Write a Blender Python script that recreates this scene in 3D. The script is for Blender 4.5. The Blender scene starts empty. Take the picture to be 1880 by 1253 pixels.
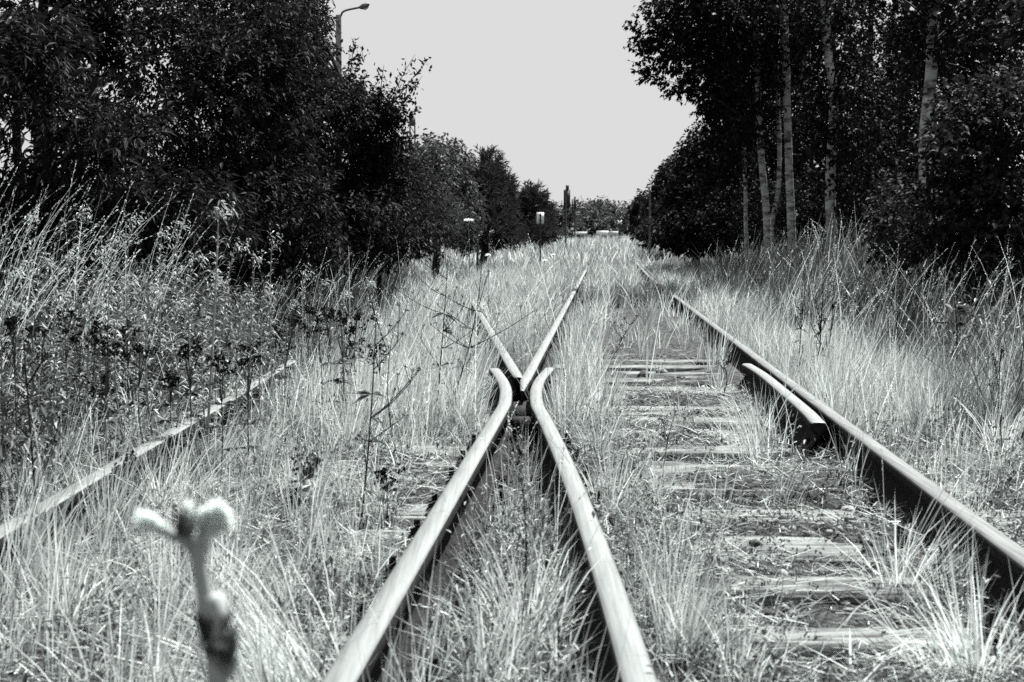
import bpy, math
import numpy as np
from mathutils import Vector

S = bpy.context.scene
COL = S.collection
pi = math.pi
rad = math.radians

# ------------------------------------------------------------------ camera, sky, sun, exposure
F_PX, CX, CY, HOR = 2700.0, 940.0, 626.5, 443.0
CAM_Z = 0.944
PITCH = math.atan((CY - HOR) / F_PX)
cam_d = bpy.data.cameras.new('camera')
cam = bpy.data.objects.new('camera', cam_d)
COL.objects.link(cam)
cam.location = (0, 0, CAM_Z)
cam.rotation_euler = (pi / 2 - PITCH, 0, 0)
cam_d.sensor_width = 36.0
cam_d.lens = F_PX / 1880.0 * 36.0
cam_d.clip_start = 0.05
cam_d.clip_end = 2500
cam_d.dof.use_dof = True
cam_d.dof.focus_distance = 11.0
cam_d.dof.aperture_fstop = 8.0
S.camera = cam

SUN_AZ, SUN_EL = 32.0, 60.0
W = bpy.data.worlds.new('World')
S.world = W
W.use_nodes = True
wn, wl = W.node_tree.nodes, W.node_tree.links
wn.clear()
sky = wn.new('ShaderNodeTexSky')
sky.sky_type = 'NISHITA'
sky.sun_disc = False
sky.sun_elevation = rad(SUN_EL)
sky.sun_rotation = rad(SUN_AZ)
sky.dust_density = 1.0
bw = wn.new('ShaderNodeRGBToBW')
mn = wn.new('ShaderNodeMath'); mn.operation = 'MINIMUM'; mn.inputs[1].default_value = 1.335
bg = wn.new('ShaderNodeBackground'); bg.inputs['Strength'].default_value = 0.15
wo = wn.new('ShaderNodeOutputWorld')
wl.new(sky.outputs[0], bw.inputs[0]); wl.new(bw.outputs[0], mn.inputs[0])
wl.new(mn.outputs[0], bg.inputs['Color']); wl.new(bg.outputs[0], wo.inputs['Surface'])

sl = bpy.data.lights.new('sun', 'SUN')
sl.energy = 5.0
sl.angle = rad(0.55)
sl.color = (1.0, 1.0, 0.985)
sun = bpy.data.objects.new('sun', sl)
COL.objects.link(sun)
sv = Vector((math.sin(rad(SUN_AZ)) * math.cos(rad(SUN_EL)), math.cos(rad(SUN_AZ)) * math.cos(rad(SUN_EL)), math.sin(rad(SUN_EL))))
sun.rotation_euler = (-sv).to_track_quat('-Z', 'Y').to_euler()
sun.location = (0, 0, 30)

S.view_settings.view_transform = 'Standard'
S.view_settings.look = 'None'
S.view_settings.gamma = 1.0
S.view_settings.use_curve_mapping = False
S.view_settings.exposure = 1.85
S.cycles.use_denoising = False
S.cycles.max_bounces = 5
S.cycles.diffuse_bounces = 2
S.cycles.transmission_bounces = 4
S.cycles.caustics_reflective = False
S.cycles.caustics_refractive = False

# ------------------------------------------------------------------ helpers
def smooth(a, b, x):
    t = np.clip((np.asarray(x, float) - a) / (b - a), 0, 1)
    return t * t * (3 - 2 * t)

def hash3(ix, iy, iz, seed):
    h = (ix * 374761393 + iy * 668265263 + iz * 2147483647 + seed * 974634777) & 0xffffffff
    h = ((h ^ (h >> 13)) * 1274126177) & 0xffffffff
    return ((h ^ (h >> 16)) & 0xffff) / 65535.0

def noise(x, y, z=0.0, seed=0):
    x, y, z = np.broadcast_arrays(np.asarray(x, float), np.asarray(y, float), np.asarray(z, float))
    ix, iy, iz = np.floor(x).astype(np.int64), np.floor(y).astype(np.int64), np.floor(z).astype(np.int64)
    fx, fy, fz = x - ix, y - iy, z - iz
    fx, fy, fz = [f * f * (3 - 2 * f) for f in (fx, fy, fz)]
    r = 0
    for dx in (0, 1):
        for dy in (0, 1):
            for dz in (0, 1):
                w = (fx if dx else 1 - fx) * (fy if dy else 1 - fy) * (fz if dz else 1 - fz)
                r = r + w * hash3(ix + dx, iy + dy, iz + dz, seed)
    return r

def rise(Y):
    return 0.95 * smooth(28, 95, Y)

def bury(X, Y):
    a = -0.306 + 0.0615 * (Y - 2.58); b = 1.267 + 0.0608 * (Y - 3.64)
    c = np.interp(Y, [0, 2.58, 4.3, 7.0, 20], [.20, .2274, .207, .119, -.55])
    n1 = smooth(.3, .6, noise(X * 1.9, Y * 1.9, 0, 8))
    wedge = smooth(a + .05, a + .11, X) * (1 - smooth(c - .11, c - .05, X)) * (Y < 6.75)
    left = (1 - smooth(a - .16, a - .06, X)) * (.45 + .75 * n1)
    u = (X - c) / (b - c + 1e-6)
    side = np.clip(1 - smooth(.12, .40, u) + smooth(.80, .97, u), 0, 1) * (u > 0) * (u < 1)
    n2 = smooth(.46, .60, noise(X * 2.3, Y * 3.4, 0, 9)) * (.6 + .6 * noise(X * 9, Y * 9, 0, 10))
    right = (u >= 0) * np.clip(side * (.5 + .5 * n1) + .3 * n1 + .75 * n2 + (u > 1.02) * .3 * n1, 0, 1.1)
    return .062 * np.clip(wedge + left + right, 0, 1.1) * (Y < 40)

def gz(X, Y):
    X, Y = np.asarray(X, float), np.asarray(Y, float)
    return (-0.05 + bury(X, Y) + (0.22 + 0.3 * smooth(7, 12, Y)) * smooth(-1.9, -3.6, X) + (0.15 + 0.32 * smooth(8, 16, Y)) * smooth(0.7, 2.8, X - 1.05 - 0.0608 * Y) + rise(Y)
            + 0.03 * (noise(X * 1.7, Y * 1.7, 0, 3) - 0.5) + 0.012 * (noise(X * 6, Y * 6, 0, 4) - 0.5))

def RAY(px, py):
    cx, cy = (px - CX) / F_PX, (CY - py) / F_PX
    sp, cp = math.sin(PITCH), math.cos(PITCH)
    return np.array([cx, cp + cy * sp, -sp + cy * cp])

def P(px, py, Y):
    d = RAY(px, py)
    return np.array([0, 0, CAM_Z]) + d * (Y / d[1])

def PG(px, py, z=-0.03):
    d = RAY(px, py)
    return np.array([0, 0, CAM_Z]) + d * ((z - CAM_Z) / d[2])

def mesh(name, V, faces, mats, parent=None, rnd=None, smooth_shade=False, mat_idx=None):
    """faces: list of (n,k) int arrays (k = 3 or 4)."""
    V = np.asarray(V, np.float32)
    me = bpy.data.meshes.new(name)
    faces = [np.asarray(f, np.int32) for f in faces if len(f)]
    me.vertices.add(len(V)); me.vertices.foreach_set('co', V.ravel())
    loops = np.concatenate([f.ravel() for f in faces])
    tot = np.concatenate([np.full(len(f), f.shape[1], np.int32) for f in faces])
    st = np.concatenate([[0], np.cumsum(tot)[:-1]]).astype(np.int32)
    me.loops.add(len(loops)); me.loops.foreach_set('vertex_index', loops)
    me.polygons.add(len(tot)); me.polygons.foreach_set('loop_start', st)
    me.polygons.foreach_set('loop_total', tot)
    if smooth_shade:
        me.polygons.foreach_set('use_smooth', np.ones(len(tot), bool))
    if mat_idx is not None:
        me.polygons.foreach_set('material_index', np.asarray(mat_idx, np.int32))
    me.update(calc_edges=True)
    if rnd is not None:
        a = me.attributes.new('rnd', 'FLOAT', 'POINT')
        a.data.foreach_set('value', np.asarray(rnd, np.float32))
    for m in (mats if isinstance(mats, (list, tuple)) else [mats]):
        me.materials.append(m)
    o = bpy.data.objects.new(name, me)
    COL.objects.link(o)
    if parent is not None:
        o.parent = parent
    return o

def tag(o, label=None, cat=None, group=None, kind=None):
    if label: o['label'] = label
    if cat: o['category'] = cat
    if group: o['group'] = group
    if kind: o['kind'] = kind
    return o

def empty(name, loc=(0, 0, 0)):
    o = bpy.data.objects.new(name, None)
    o.empty_display_size = 0.1
    o.location = loc
    COL.objects.link(o)
    return o

class MB:
    """collects geometry for one mesh"""
    def __init__(s):
        s.V, s.F3, s.F4, s.R, s.n = [], [], [], [], 0
    def add(s, V, F, rnd=None):
        V = np.asarray(V, float); F = np.asarray(F, int)
        (s.F3 if F.shape[1] == 3 else s.F4).append(F + s.n)
        s.V.append(V); s.R.append(np.full(len(V), 0.5) if rnd is None else np.broadcast_to(rnd, (len(V),)))
        s.n += len(V)
    def box(s, c, d, rz=0.0, tilt=0.0):
        x, y, z = np.array(d) / 2
        v = np.array([[i * x, j * y, k * z] for i in (-1, 1) for j in (-1, 1) for k in (-1, 1)])
        if tilt:
            ct, st = math.cos(tilt), math.sin(tilt)
            v = np.stack([v[:, 0] * ct + v[:, 2] * st, v[:, 1], -v[:, 0] * st + v[:, 2] * ct], 1)
        if rz:
            ct, st = math.cos(rz), math.sin(rz)
            v = np.stack([v[:, 0] * ct - v[:, 1] * st, v[:, 0] * st + v[:, 1] * ct, v[:, 2]], 1)
        s.add(v + np.array(c), [[0, 1, 3, 2], [4, 6, 7, 5], [0, 4, 5, 1], [2, 3, 7, 6], [0, 2, 6, 4], [1, 5, 7, 3]])
    def tube(s, pts, r, sides=6, cap=True, rnd=None):
        pts = np.asarray(pts, float); n = len(pts)
        r = np.broadcast_to(np.asarray(r, float), (n,))
        t = np.gradient(pts, axis=0); t /= np.linalg.norm(t, axis=1, keepdims=True) + 1e-9
        ref = np.array([0.0, 0, 1]) if abs(t[0, 2]) < 0.9 else np.array([1.0, 0, 0])
        a = np.cross(t, ref); a /= np.linalg.norm(a, axis=1, keepdims=True) + 1e-9
        b = np.cross(t, a)
        ang = np.arange(sides) / sides * 2 * pi
        V = pts[:, None] + (a[:, None] * np.cos(ang)[None, :, None] + b[:, None] * np.sin(ang)[None, :, None]) * r[:, None, None]
        i = np.arange(n - 1)[:, None] * sides; j = np.arange(sides)[None]; j2 = (j + 1) % sides
        F = np.stack([i + j, i + j2, i + sides + j2, i + sides + j], -1).reshape(-1, 4)
        s.add(V.reshape(-1, 3), F, rnd)
        if cap:
            for base, flip in ((0, 1), ((n - 1) * sides, -1)):
                ring = V.reshape(-1, 3)[base:base + sides]
                c = ring.mean(0)
                s.add(np.vstack([ring, c]), [[k, (k + 1) % sides, sides][::flip] for k in range(sides)], rnd)
    def build(s, name, mats, parent=None, smooth_shade=False):
        f = []
        if s.F3: f.append(np.concatenate(s.F3))
        if s.F4: f.append(np.concatenate(s.F4))
        return mesh(name, np.concatenate(s.V), f, mats, parent, np.concatenate(s.R), smooth_shade)

def norm(v):
    return v / (np.linalg.norm(v, axis=-1, keepdims=True) + 1e-9)

# ------------------------------------------------------------------ materials (black and white picture: faintly cool greys)
TINT = np.array([0.925, 1.0, 0.972])
def grey(v):
    t = TINT if v > 0.1 else 1 - (1 - TINT) * (v / 0.1)
    return tuple(np.clip(v * t, 0, 1)) + (1.0,)

def new_mat(name):
    m = bpy.data.materials.new(name); m.use_nodes = True
    nt = m.node_tree; nt.nodes.clear()
    out = nt.nodes.new('ShaderNodeOutputMaterial')
    return m, nt, out

def leaf_mat(name, lo, hi, trans=0.35, gloss=0.0, rough=0.45, tr_gain=1.0):
    m, nt, out = new_mat(name); N, L = nt.nodes, nt.links
    at = N.new('ShaderNodeAttribute'); at.attribute_name = 'rnd'
    mx = N.new('ShaderNodeMix'); mx.data_type = 'RGBA'
    mx.inputs['A'].default_value = grey(lo); mx.inputs['B'].default_value = grey(hi)
    L.new(at.outputs['Fac'], mx.inputs['Factor'])
    col = mx.outputs['Result']
    d = N.new('ShaderNodeBsdfDiffuse'); L.new(col, d.inputs['Color'])
    t = N.new('ShaderNodeBsdfTranslucent'); L.new(col, t.inputs['Color'])
    ms = N.new('ShaderNodeMixShader'); ms.inputs[0].default_value = trans
    L.new(d.outputs[0], ms.inputs[1]); L.new(t.outputs[0], ms.inputs[2])
    last = ms
    if gloss:
        g = N.new('ShaderNodeBsdfGlossy'); g.inputs['Roughness'].default_value = rough
        g.inputs['Color'].default_value = (0.9, 0.95, 0.93, 1)
        m2 = N.new('ShaderNodeMixShader'); m2.inputs[0].default_value = gloss
        L.new(ms.outputs[0], m2.inputs[1]); L.new(g.outputs[0], m2.inputs[2]); last = m2
    L.new(last.outputs[0], out.inputs['Surface'])
    return m

def rough_mat(name, lo, hi, scale=8.0, stretch=(1, 1, 1), rough=0.85, bump=0.3, metal=0.0, detail=6, mid=(0.35, 0.65), spec=0.3, coords='Object', bump_dist=0.01):
    m, nt, out = new_mat(name); N, L = nt.nodes, nt.links
    tc = N.new('ShaderNodeTexCoord'); mp = N.new('ShaderNodeMapping'); mp.inputs['Scale'].default_value = stretch
    L.new(tc.outputs[coords], mp.inputs['Vector'])
    nz = N.new('ShaderNodeTexNoise'); nz.inputs['Scale'].default_value = scale; nz.inputs['Detail'].default_value = detail
    nz.inputs['Roughness'].default_value = 0.65
    L.new(mp.outputs[0], nz.inputs['Vector'])
    cr = N.new('ShaderNodeValToRGB'); cr.color_ramp.elements[0].position = mid[0]; cr.color_ramp.elements[1].position = mid[1]
    cr.color_ramp.elements[0].color = grey(lo); cr.color_ramp.elements[1].color = grey(hi)
    L.new(nz.outputs['Fac'], cr.inputs['Fac'])
    b = N.new('ShaderNodeBsdfPrincipled')
    b.inputs['Roughness'].default_value = rough; b.inputs['Metallic'].default_value = metal
    b.inputs['Specular IOR Level'].default_value = spec
    L.new(cr.outputs['Color'], b.inputs['Base Color'])
    if bump:
        bp = N.new('ShaderNodeBump'); bp.inputs['Strength'].default_value = bump; bp.inputs['Distance'].default_value = bump_dist
        L.new(nz.outputs['Fac'], bp.inputs['Height']); L.new(bp.outputs[0], b.inputs['Normal'])
    L.new(b.outputs[0], out.inputs['Surface'])
    return m

M = {}
M['soil'] = rough_mat('soil', 0.005, 0.07, 26.0, bump=0.9, detail=14, mid=(0.42, 0.62), bump_dist=0.03, spec=.1)
M['wood'] = rough_mat('weathered_wood', 0.010, 0.165, 5.0, (0.7, 9, 9), bump=0.8, detail=13, mid=(0.37, 0.61), bump_dist=0.016)
M['rust'] = rough_mat('dark_rust', 0.003, 0.010, 30.0, bump=0.25, rough=0.9, detail=8, spec=0.1)
M['head'] = rough_mat('worn_rail_head', 0.085, 0.165, 5.0, (18, 0.6, 18), rough=0.52, bump=0.02, metal=0.25, detail=9, mid=(0.3, 0.7), spec=0.4)
M['headb'] = rough_mat('duller_rail_head', 0.035, 0.13, 5.0, (18, 0.6, 18), rough=0.55, bump=0.03, metal=0.25, detail=9, mid=(0.3, 0.7), spec=0.35)
M['iron'] = rough_mat('rusty_iron', 0.004, 0.016, 40.0, bump=0.4, rough=0.9, spec=.15)
M['stone'] = rough_mat('stone', 0.05, 0.22, 14.0, bump=0.5, detail=8)
M['stone_dark'] = rough_mat('dark_stone', 0.008, 0.03, 14.0, bump=0.5, detail=8)
M['stone_pale'] = rough_mat('pale_stone', 0.12, 0.26, 14.0, bump=0.4, detail=8)
M['white'] = rough_mat('white_paint', 0.72, 0.86, 6.0, rough=0.5, bump=0.02)
M['offwhite'] = rough_mat('grey_white_paint', 0.42, 0.55, 6.0, rough=0.6, bump=0.02)
M['black'] = rough_mat('black_paint', 0.012, 0.03, 12.0, rough=0.6, bump=0.05)
M['concrete'] = rough_mat('concrete', 0.12, 0.26, 10.0, (1, 1, 0.4), bump=0.2)
M['post'] = rough_mat('post_wood', 0.03, 0.10, 12.0, (6, 6, 0.6), bump=0.3)
M['metal'] = rough_mat('grey_metal', 0.05, 0.12, 8.0, rough=0.5, metal=0.4, bump=0.03)
M['glass'] = rough_mat('lamp_glass', 0.35, 0.45, 8.0, rough=0.2, bump=0.0)
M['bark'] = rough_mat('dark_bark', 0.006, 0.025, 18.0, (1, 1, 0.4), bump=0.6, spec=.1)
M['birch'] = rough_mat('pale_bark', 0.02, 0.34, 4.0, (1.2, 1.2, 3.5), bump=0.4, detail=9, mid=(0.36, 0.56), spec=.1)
M['asphalt'] = rough_mat('asphalt', 0.04, 0.07, 60.0, bump=0.2)
M['straw'] = leaf_mat('dry_straw', 0.035, 0.84, 0.38, 0.035, 0.4)
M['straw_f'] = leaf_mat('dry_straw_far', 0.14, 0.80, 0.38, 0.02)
M['green'] = leaf_mat('green_grass', 0.012, 0.17, 0.35, 0.025)
M['litter'] = leaf_mat('straw_litter', 0.015, 0.46, 0.1)
M['herb'] = leaf_mat('herb_leaves', 0.012, 0.13, 0.3, 0.025)
M['spire'] = leaf_mat('spire_leaves', 0.06, 0.34, 0.35, 0.05)
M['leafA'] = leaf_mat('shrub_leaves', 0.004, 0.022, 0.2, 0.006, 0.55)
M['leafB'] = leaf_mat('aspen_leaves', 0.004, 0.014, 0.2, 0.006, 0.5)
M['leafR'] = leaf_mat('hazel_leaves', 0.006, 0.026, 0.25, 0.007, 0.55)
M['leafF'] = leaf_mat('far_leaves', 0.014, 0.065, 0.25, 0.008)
M['leafP'] = leaf_mat('pine_needles', 0.010, 0.040, 0.2, 0.005)
M['stem'] = leaf_mat('dark_stem', 0.006, 0.03, 0.0)
M['stem_p'] = leaf_mat('pale_stem', 0.15, 0.35, 0.15)
M['seed'] = leaf_mat('dark_seed', 0.003, 0.014, 0.1)
M['fluff'] = leaf_mat('white_fluff', 0.8, 0.92, 0.55)

# ------------------------------------------------------------------ rail lines (x as a function of y)
def railA(Y): return -0.306 + 0.0615 * (Y - 2.58)
def railB(Y): return 1.267 + 0.0608 * (Y - 3.64)
def railC(Y):
    Y = np.asarray(Y, float)
    near = 0.2274 - 0.004 * (Y - 2.58) - 0.00464 * (Y - 2.58) ** 2
    x7 = 0.2274 - 0.004 * 4.42 - 0.00464 * 4.42 ** 2
    return np.where(Y < 7, near, x7 - 0.0515 * (Y - 7))
def railD(Y): return np.interp(Y, [1.0, 4.0, 5.26, 7.1, 9.3, 12, 20], [-1.37, -1.375, -1.388, -1.395, -1.43, -1.50, -1.75])
def legR(Y): return 0.073 + 0.0609 * (Y - 8.195)

# ------------------------------------------------------------------ ground, road
def ground():
    xs = np.concatenate([np.linspace(-300, -14, 24), np.linspace(-13, -3.2, 40), np.linspace(-3, 3, 130), np.linspace(3.2, 13, 40), np.linspace(14, 300, 24)])
    ys = np.concatenate([np.linspace(-40, 0, 10), np.linspace(0.4, 14, 130), np.linspace(14.5, 120, 90), np.linspace(130, 900, 20)])
    X, Y = np.meshgrid(xs, ys)
    Z = gz(X, Y)
    V = np.stack([X, Y, Z], -1).reshape(-1, 3)
    nx, ny = len(xs), len(ys)
    i, j = np.meshgrid(np.arange(nx - 1), np.arange(ny - 1))
    a = (j * nx + i).ravel()
    o = mesh('ground', V, [np.stack([a, a + 1, a + nx + 1, a + nx], 1)], M['soil'], smooth_shade=True)
    tag(o, kind='structure')
ground()
def road():
    xs = np.linspace(-40, 60, 40); ys = np.array([118.0, 119, 123, 124])
    X, Y = np.meshgrid(xs, ys); Z = gz(X, 121) * 0 + rise(121) + 0.16 + 0 * X
    Z[0] -= 0.3; Z[3] -= 0.3
    V = np.stack([X, Y, Z], -1).reshape(-1, 3); n = len(xs)
    i, j = np.meshgrid(np.arange(n - 1), np.arange(3)); a = (j * n + i).ravel()
    tag(mesh('road', V, [np.stack([a, a + 1, a + n + 1, a + n], 1)], M['asphalt']), kind='structure')
road()

# ------------------------------------------------------------------ sleepers
ORD = ['first', 'second', 'third', 'fourth', 'fifth', 'sixth', 'seventh', 'eighth', 'ninth', 'tenth', 'eleventh', 'twelfth', 'thirteenth',
       'fourteenth', 'fifteenth', 'sixteenth', 'seventeenth', 'eighteenth', 'nineteenth', 'twentieth', 'twenty-first', 'twenty-second',
       'twenty-third', 'twenty-fourth', 'twenty-fifth', 'twenty-sixth', 'twenty-seventh', 'twenty-eighth', 'twenty-ninth', 'thirtieth',
       'thirty-first', 'thirty-second', 'thirty-third', 'thirty-fourth', 'thirty-fifth', 'thirty-sixth', 'thirty-seventh', 'thirty-eighth']

def plate_meshes():
    m = MB()
    m.box((0, 0, 0.006), (0.29, 0.155, 0.012))
    m.box((-0.085, 0, 0.02), (0.03, 0.15, 0.02)); m.box((0.085, 0, 0.02), (0.03, 0.15, 0.02))
    p = m.build('base_plate', M['iron'])
    m = MB()
    a = np.arange(6) / 6 * 2 * pi
    m.tube([(0, 0, 0), (0, 0, 0.022)], 0.021, 6); m.tube([(0, 0, 0.02), (0, 0, 0.05)], 0.011, 8)
    b = m.build('bolt', M['iron'])
    return p, b
PLATE, BOLT = plate_meshes()
first_use = {'p': True, 'b': True}
def use(o, key, loc, rz, parent):
    if first_use[key]:
        c = o; first_use[key] = False
    else:
        c = o.copy(); COL.objects.link(c)
    c.parent = parent; c.location = loc; c.rotation_euler = (0, 0, rz)
    return c

TIES = [2.97, 3.506, 4.04, 4.584, 5.077, 5.65, 6.12, 6.637, 7.26, 7.79, 8.34, 8.9, 9.45, 10.0, 10.55, 11.1, 11.65, 12.2, 12.75]
def sleeper(k, Yc):
    r = np.random.default_rng(100 + k)
    c = np.array([0.0 + 0.03 * Yc, Yc]); hl, hw = 2.05, 0.115 + r.uniform(-.008, .012)
    x0, x1 = -1.98 + r.uniform(-.08, .08), float(railB(Yc)) + 0.50 + r.uniform(-.06, .08)
    n = 90
    xs = np.linspace(x0, x1, n)
    prof_v = np.array([-1, -1, -.96, -.82, -.6, -.36, -.12, .12, .36, .6, .82, .96, 1, 1])
    prof_z = np.array([-.15, -.03, -.008, 0, 0, 0, 0, 0, 0, 0, 0, -.008, -.03, -.15])
    X = np.repeat(xs[:, None], 14, 1)
    g = noise(xs[:, None] * 1.3, np.arange(14)[None] * 3.3, 0, 40 + k) - .5
    fine = noise(xs[:, None] * 9, np.arange(14)[None] * 3.7, 0, 70 + k) - .5
    crack = np.zeros((n, 14))
    for q in range(3):
        j = r.integers(3, 11); a = r.uniform(x0, x1 - .8); b = a + r.uniform(.6, 1.8)
        w = smooth(a, a + .2, xs) * (1 - smooth(b - .2, b, xs))
        crack[:, j] -= w * r.uniform(.008, .022)
    top = (prof_z > -.02)[None]
    Z = prof_z[None] + top * (g * .018 + fine * .008 + crack)
    edge = smooth(.5, .72, noise(xs * 2.2, 0, 0, 90 + k))
    Z[:, 2] -= edge * .025; Z[:, 3] -= edge * .012
    edge = smooth(.5, .72, noise(xs * 2.2, 5, 0, 95 + k))
    Z[:, 11] -= edge * .025; Z[:, 10] -= edge * .012
    Yv = Yc - 0.0608 * (X - .6) + prof_v[None] * hw + (noise(xs * 1.1, 2, 0, 60 + k)[:, None] - .5) * .02
    Z[[0, -1]] -= .01
    V = np.stack([X, Yv, Z - 0.002], -1)
    cen = np.array([(x0 + x1) / 2, Yc, 0])
    V = (V - cen).reshape(-1, 3)
    i = np.arange(n - 1)[:, None] * 14; j = np.arange(13)[None]
    Fq = np.stack([i + j, i + 14 + j, i + 15 + j, i + 1 + j], -1).reshape(-1, 4)
    caps = []
    for base, fl in ((0, 1), ((n - 1) * 14, -1)):
        for q in range(6):
            caps.append([base + q, base + q + 1, base + 12 - q, base + 13 - q][::fl])
    o = mesh('sleeper', V, [Fq, np.array(caps)], M['wood'])
    o.location = cen
    where = 'nearest the camera at the bottom edge' if k == 0 else '%s up from the bottom edge' % ORD[k]
    tag(o, 'grey weathered timber sleeper across the rails, ' + where, 'sleeper', 'timber sleepers under the crossing rails')
    if Yc < 9.5:
        rails = [float(railD(Yc)), float(railB(Yc))]
        if Yc < 6.9: rails += [float(railA(Yc)), float(railC(Yc))]
        for x in rails:
            yy = Yc - 0.0608 * (x - .6)
            pl = use(PLATE, 'p', (x - cen[0], yy - Yc, 0.004), 0, o)
            for sx in (-1, 1):
                if len(rails) == 4 and x in rails[2:] and Yc > 5.2 and sx == (1 if x == rails[2] else -1): continue
                use(BOLT, 'b', (sx * .118, sx * .03, 0.012), .3 * sx, pl)
for k, y in enumerate(TIES):
    sleeper(k, y)

# ------------------------------------------------------------------ rails
HP = [(-.0625, .0), (.0625, .0), (.0625, .010), (.020, .026), (.0085, .036), (.0075, .104), (.012, .112), (.031, .120), (.0340, .126),
      (.0345, .142), (.031, .151), (.022, .1555), (.0, .157), (-.022, .1555), (-.031, .151), (-.0345, .142), (-.0340, .126), (-.031, .120),
      (-.012, .112), (-.0075, .104), (-.0085, .036), (-.020, .026), (-.0625, .010)]
HP = np.array(HP)
TOPF = {10, 11, 12, 13}
def rail_mesh(name, path, mats, parent=None, wscale=None, zoff=0.013, flat=1.0):
    """path: (n,2); sweeps the rail profile upright along it"""
    path = np.asarray(path, float); n = len(path); k = len(HP)
    t = np.gradient(path, axis=0); t = norm(t)
    nn = np.stack([t[:, 1], -t[:, 0]], 1)
    ws = np.ones(n) if wscale is None else np.asarray(wscale)
    xy = path[:, None] + nn[:, None] * (HP[:, 0][None] * ws[:, None])[..., None]
    z = np.repeat((HP[:, 1] + zoff)[None], n, 0) + rise(path[:, 1])[:, None]
    V = np.concatenate([xy, z[..., None]], -1).reshape(-1, 3)
    i = np.arange(n - 1)[:, None] * k; j = np.arange(k)[None]; j2 = (j + 1) % k
    Fq = np.stack([i + j, i + j2, i + k + j2, i + k + j], -1).reshape(-1, 4)
    mi = np.tile([1 if q in TOPF else 0 for q in range(k)], n - 1)
    tri = []
    # caps as fans
    V = np.vstack([V, V[:k].mean(0), V[(n - 1) * k:n * k].mean(0)])
    for q in range(k):
        tri.append([q, n * k, (q + 1) % k]); tri.append([(n - 1) * k + q, (n - 1) * k + (q + 1) % k, n * k + 1])
    tri = np.array(tri)
    o = mesh(name, V, [Fq, tri], mats, parent, mat_idx=np.concatenate([mi, np.zeros(len(tri), int)]))
    sm = np.concatenate([mi > 0, np.zeros(len(tri), bool)])
    return o

def bez(pts, n=60):
    """smooth interpolation through points (Catmull-Rom)"""
    p = np.asarray(pts, float)
    p = np.vstack([2 * p[0] - p[1], p, 2 * p[-1] - p[-2]])
    out = []
    per = max(2, n // (len(p) - 3))
    for i in range(1, len(p) - 2):
        t = np.linspace(0, 1, per, endpoint=(i == len(p) - 3))[:, None]
        a, b, c, d = p[i - 1], p[i], p[i + 1], p[i + 2]
        out.append(.5 * (2 * b + (c - a) * t + (2 * a - 5 * b + 4 * c - d) * t ** 2 + (3 * b - a - 3 * c + d) * t ** 3))
    return np.vstack(out)

RH = [M['rust'], M['head']]
y = np.linspace(0.6, 6.5, 14)
pa = np.stack([railA(y), y], 1)
pa = np.vstack([pa, bez([(railA(6.62), 6.62), (-.043, 6.85), (-.034, 7.05), (-.031, 7.4), (-.0335, 7.75), (-.055, 8.25), (-.106, 8.95)], 36)])
o = rail_mesh('rail', pa, RH)
tag(o, 'shiny rail from lower left whose far end flares left before the point', 'rail', 'rails of the crossing')
pc = np.stack([railC(y), y], 1)
pc = np.vstack([pc, bez([(railC(6.62), 6.62), (.125, 6.85), (.1205, 7.05), (.122, 7.4), (.130, 7.75), (.162, 8.3), (.232, 9.0)], 36)])
o = rail_mesh('rail', pc, RH)
tag(o, 'shiny rail from bottom centre whose far end flares right before the point', 'rail', 'rails of the crossing')
nose = empty('crossing_nose', (.064, 7.6, 0))
tag(nose, 'v-shaped rail point in the middle of the crossing', 'rail point', 'rails of the crossing')
y = np.concatenate([np.linspace(7.60, 8.6, 10), np.linspace(9, 45, 40)])
lx = legR(y) + np.interp(y, [7.6, 8.2], [.016, 0])
ws = np.interp(y, [7.6, 8.3], [.30, 1.0])
o = rail_mesh('point_rail', np.stack([lx - .064, y - 7.6], 1), RH, nose, ws)
o.location = (0, 0, 0)
y = np.concatenate([np.linspace(8.35, 9.2, 8), np.linspace(9.6, 19, 20)])
o = rail_mesh('point_rail', np.stack([railC(y) - .010 - .064, y - 7.6], 1), RH, nose, np.interp(y, [8.35, 8.8], [.8, 1.0]))
m = MB()
m.box((0, -.83, .085), (.125, .16, .08)); m.build('spacer_block', M['iron'], nose)
m = MB(); m.box((.0, -.1, .06), (.115, .5, .07)); m.build('spacer_block', M['iron'], nose)
y = np.linspace(0.6, 45, 60)
o = rail_mesh('rail', np.stack([railB(y), y], 1), [M['rust'], M['headb']])
tag(o, 'long straight running rail along the right of the sleepers', 'rail', 'rails of the crossing')
y = np.linspace(1.0, 9.6, 40)
o = rail_mesh('rail', np.stack([railD(y), y], 1), RH)
tag(o, 'leftmost rail half hidden in the tall grass', 'rail', 'rails of the crossing')
ck = empty('check_rail', (railB(7.5) - .1, 7.5, 0))
tag(ck, 'short check rail lying close beside the right running rail', 'check rail')
pk = bez([(railB(6.25) - .112, 6.25), (railB(6.7) - .098, 6.7), (railB(7.5) - .094, 7.5), (railB(8.6) - .095, 8.6), (railB(9.3) - .12, 9.3)], 30)
o = rail_mesh('rail_bar', pk - np.array([railB(7.5) - .1, 7.5]), [M['rust'], M['head']], ck, zoff=.013)
for yy in (6.7, 7.5, 8.5):
    m = MB(); m.box((float(railB(yy) - railB(7.5)) + .045, yy - 7.5, .075), (.05, .10, .06)); m.build('spacer_block', M['iron'], ck)

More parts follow.
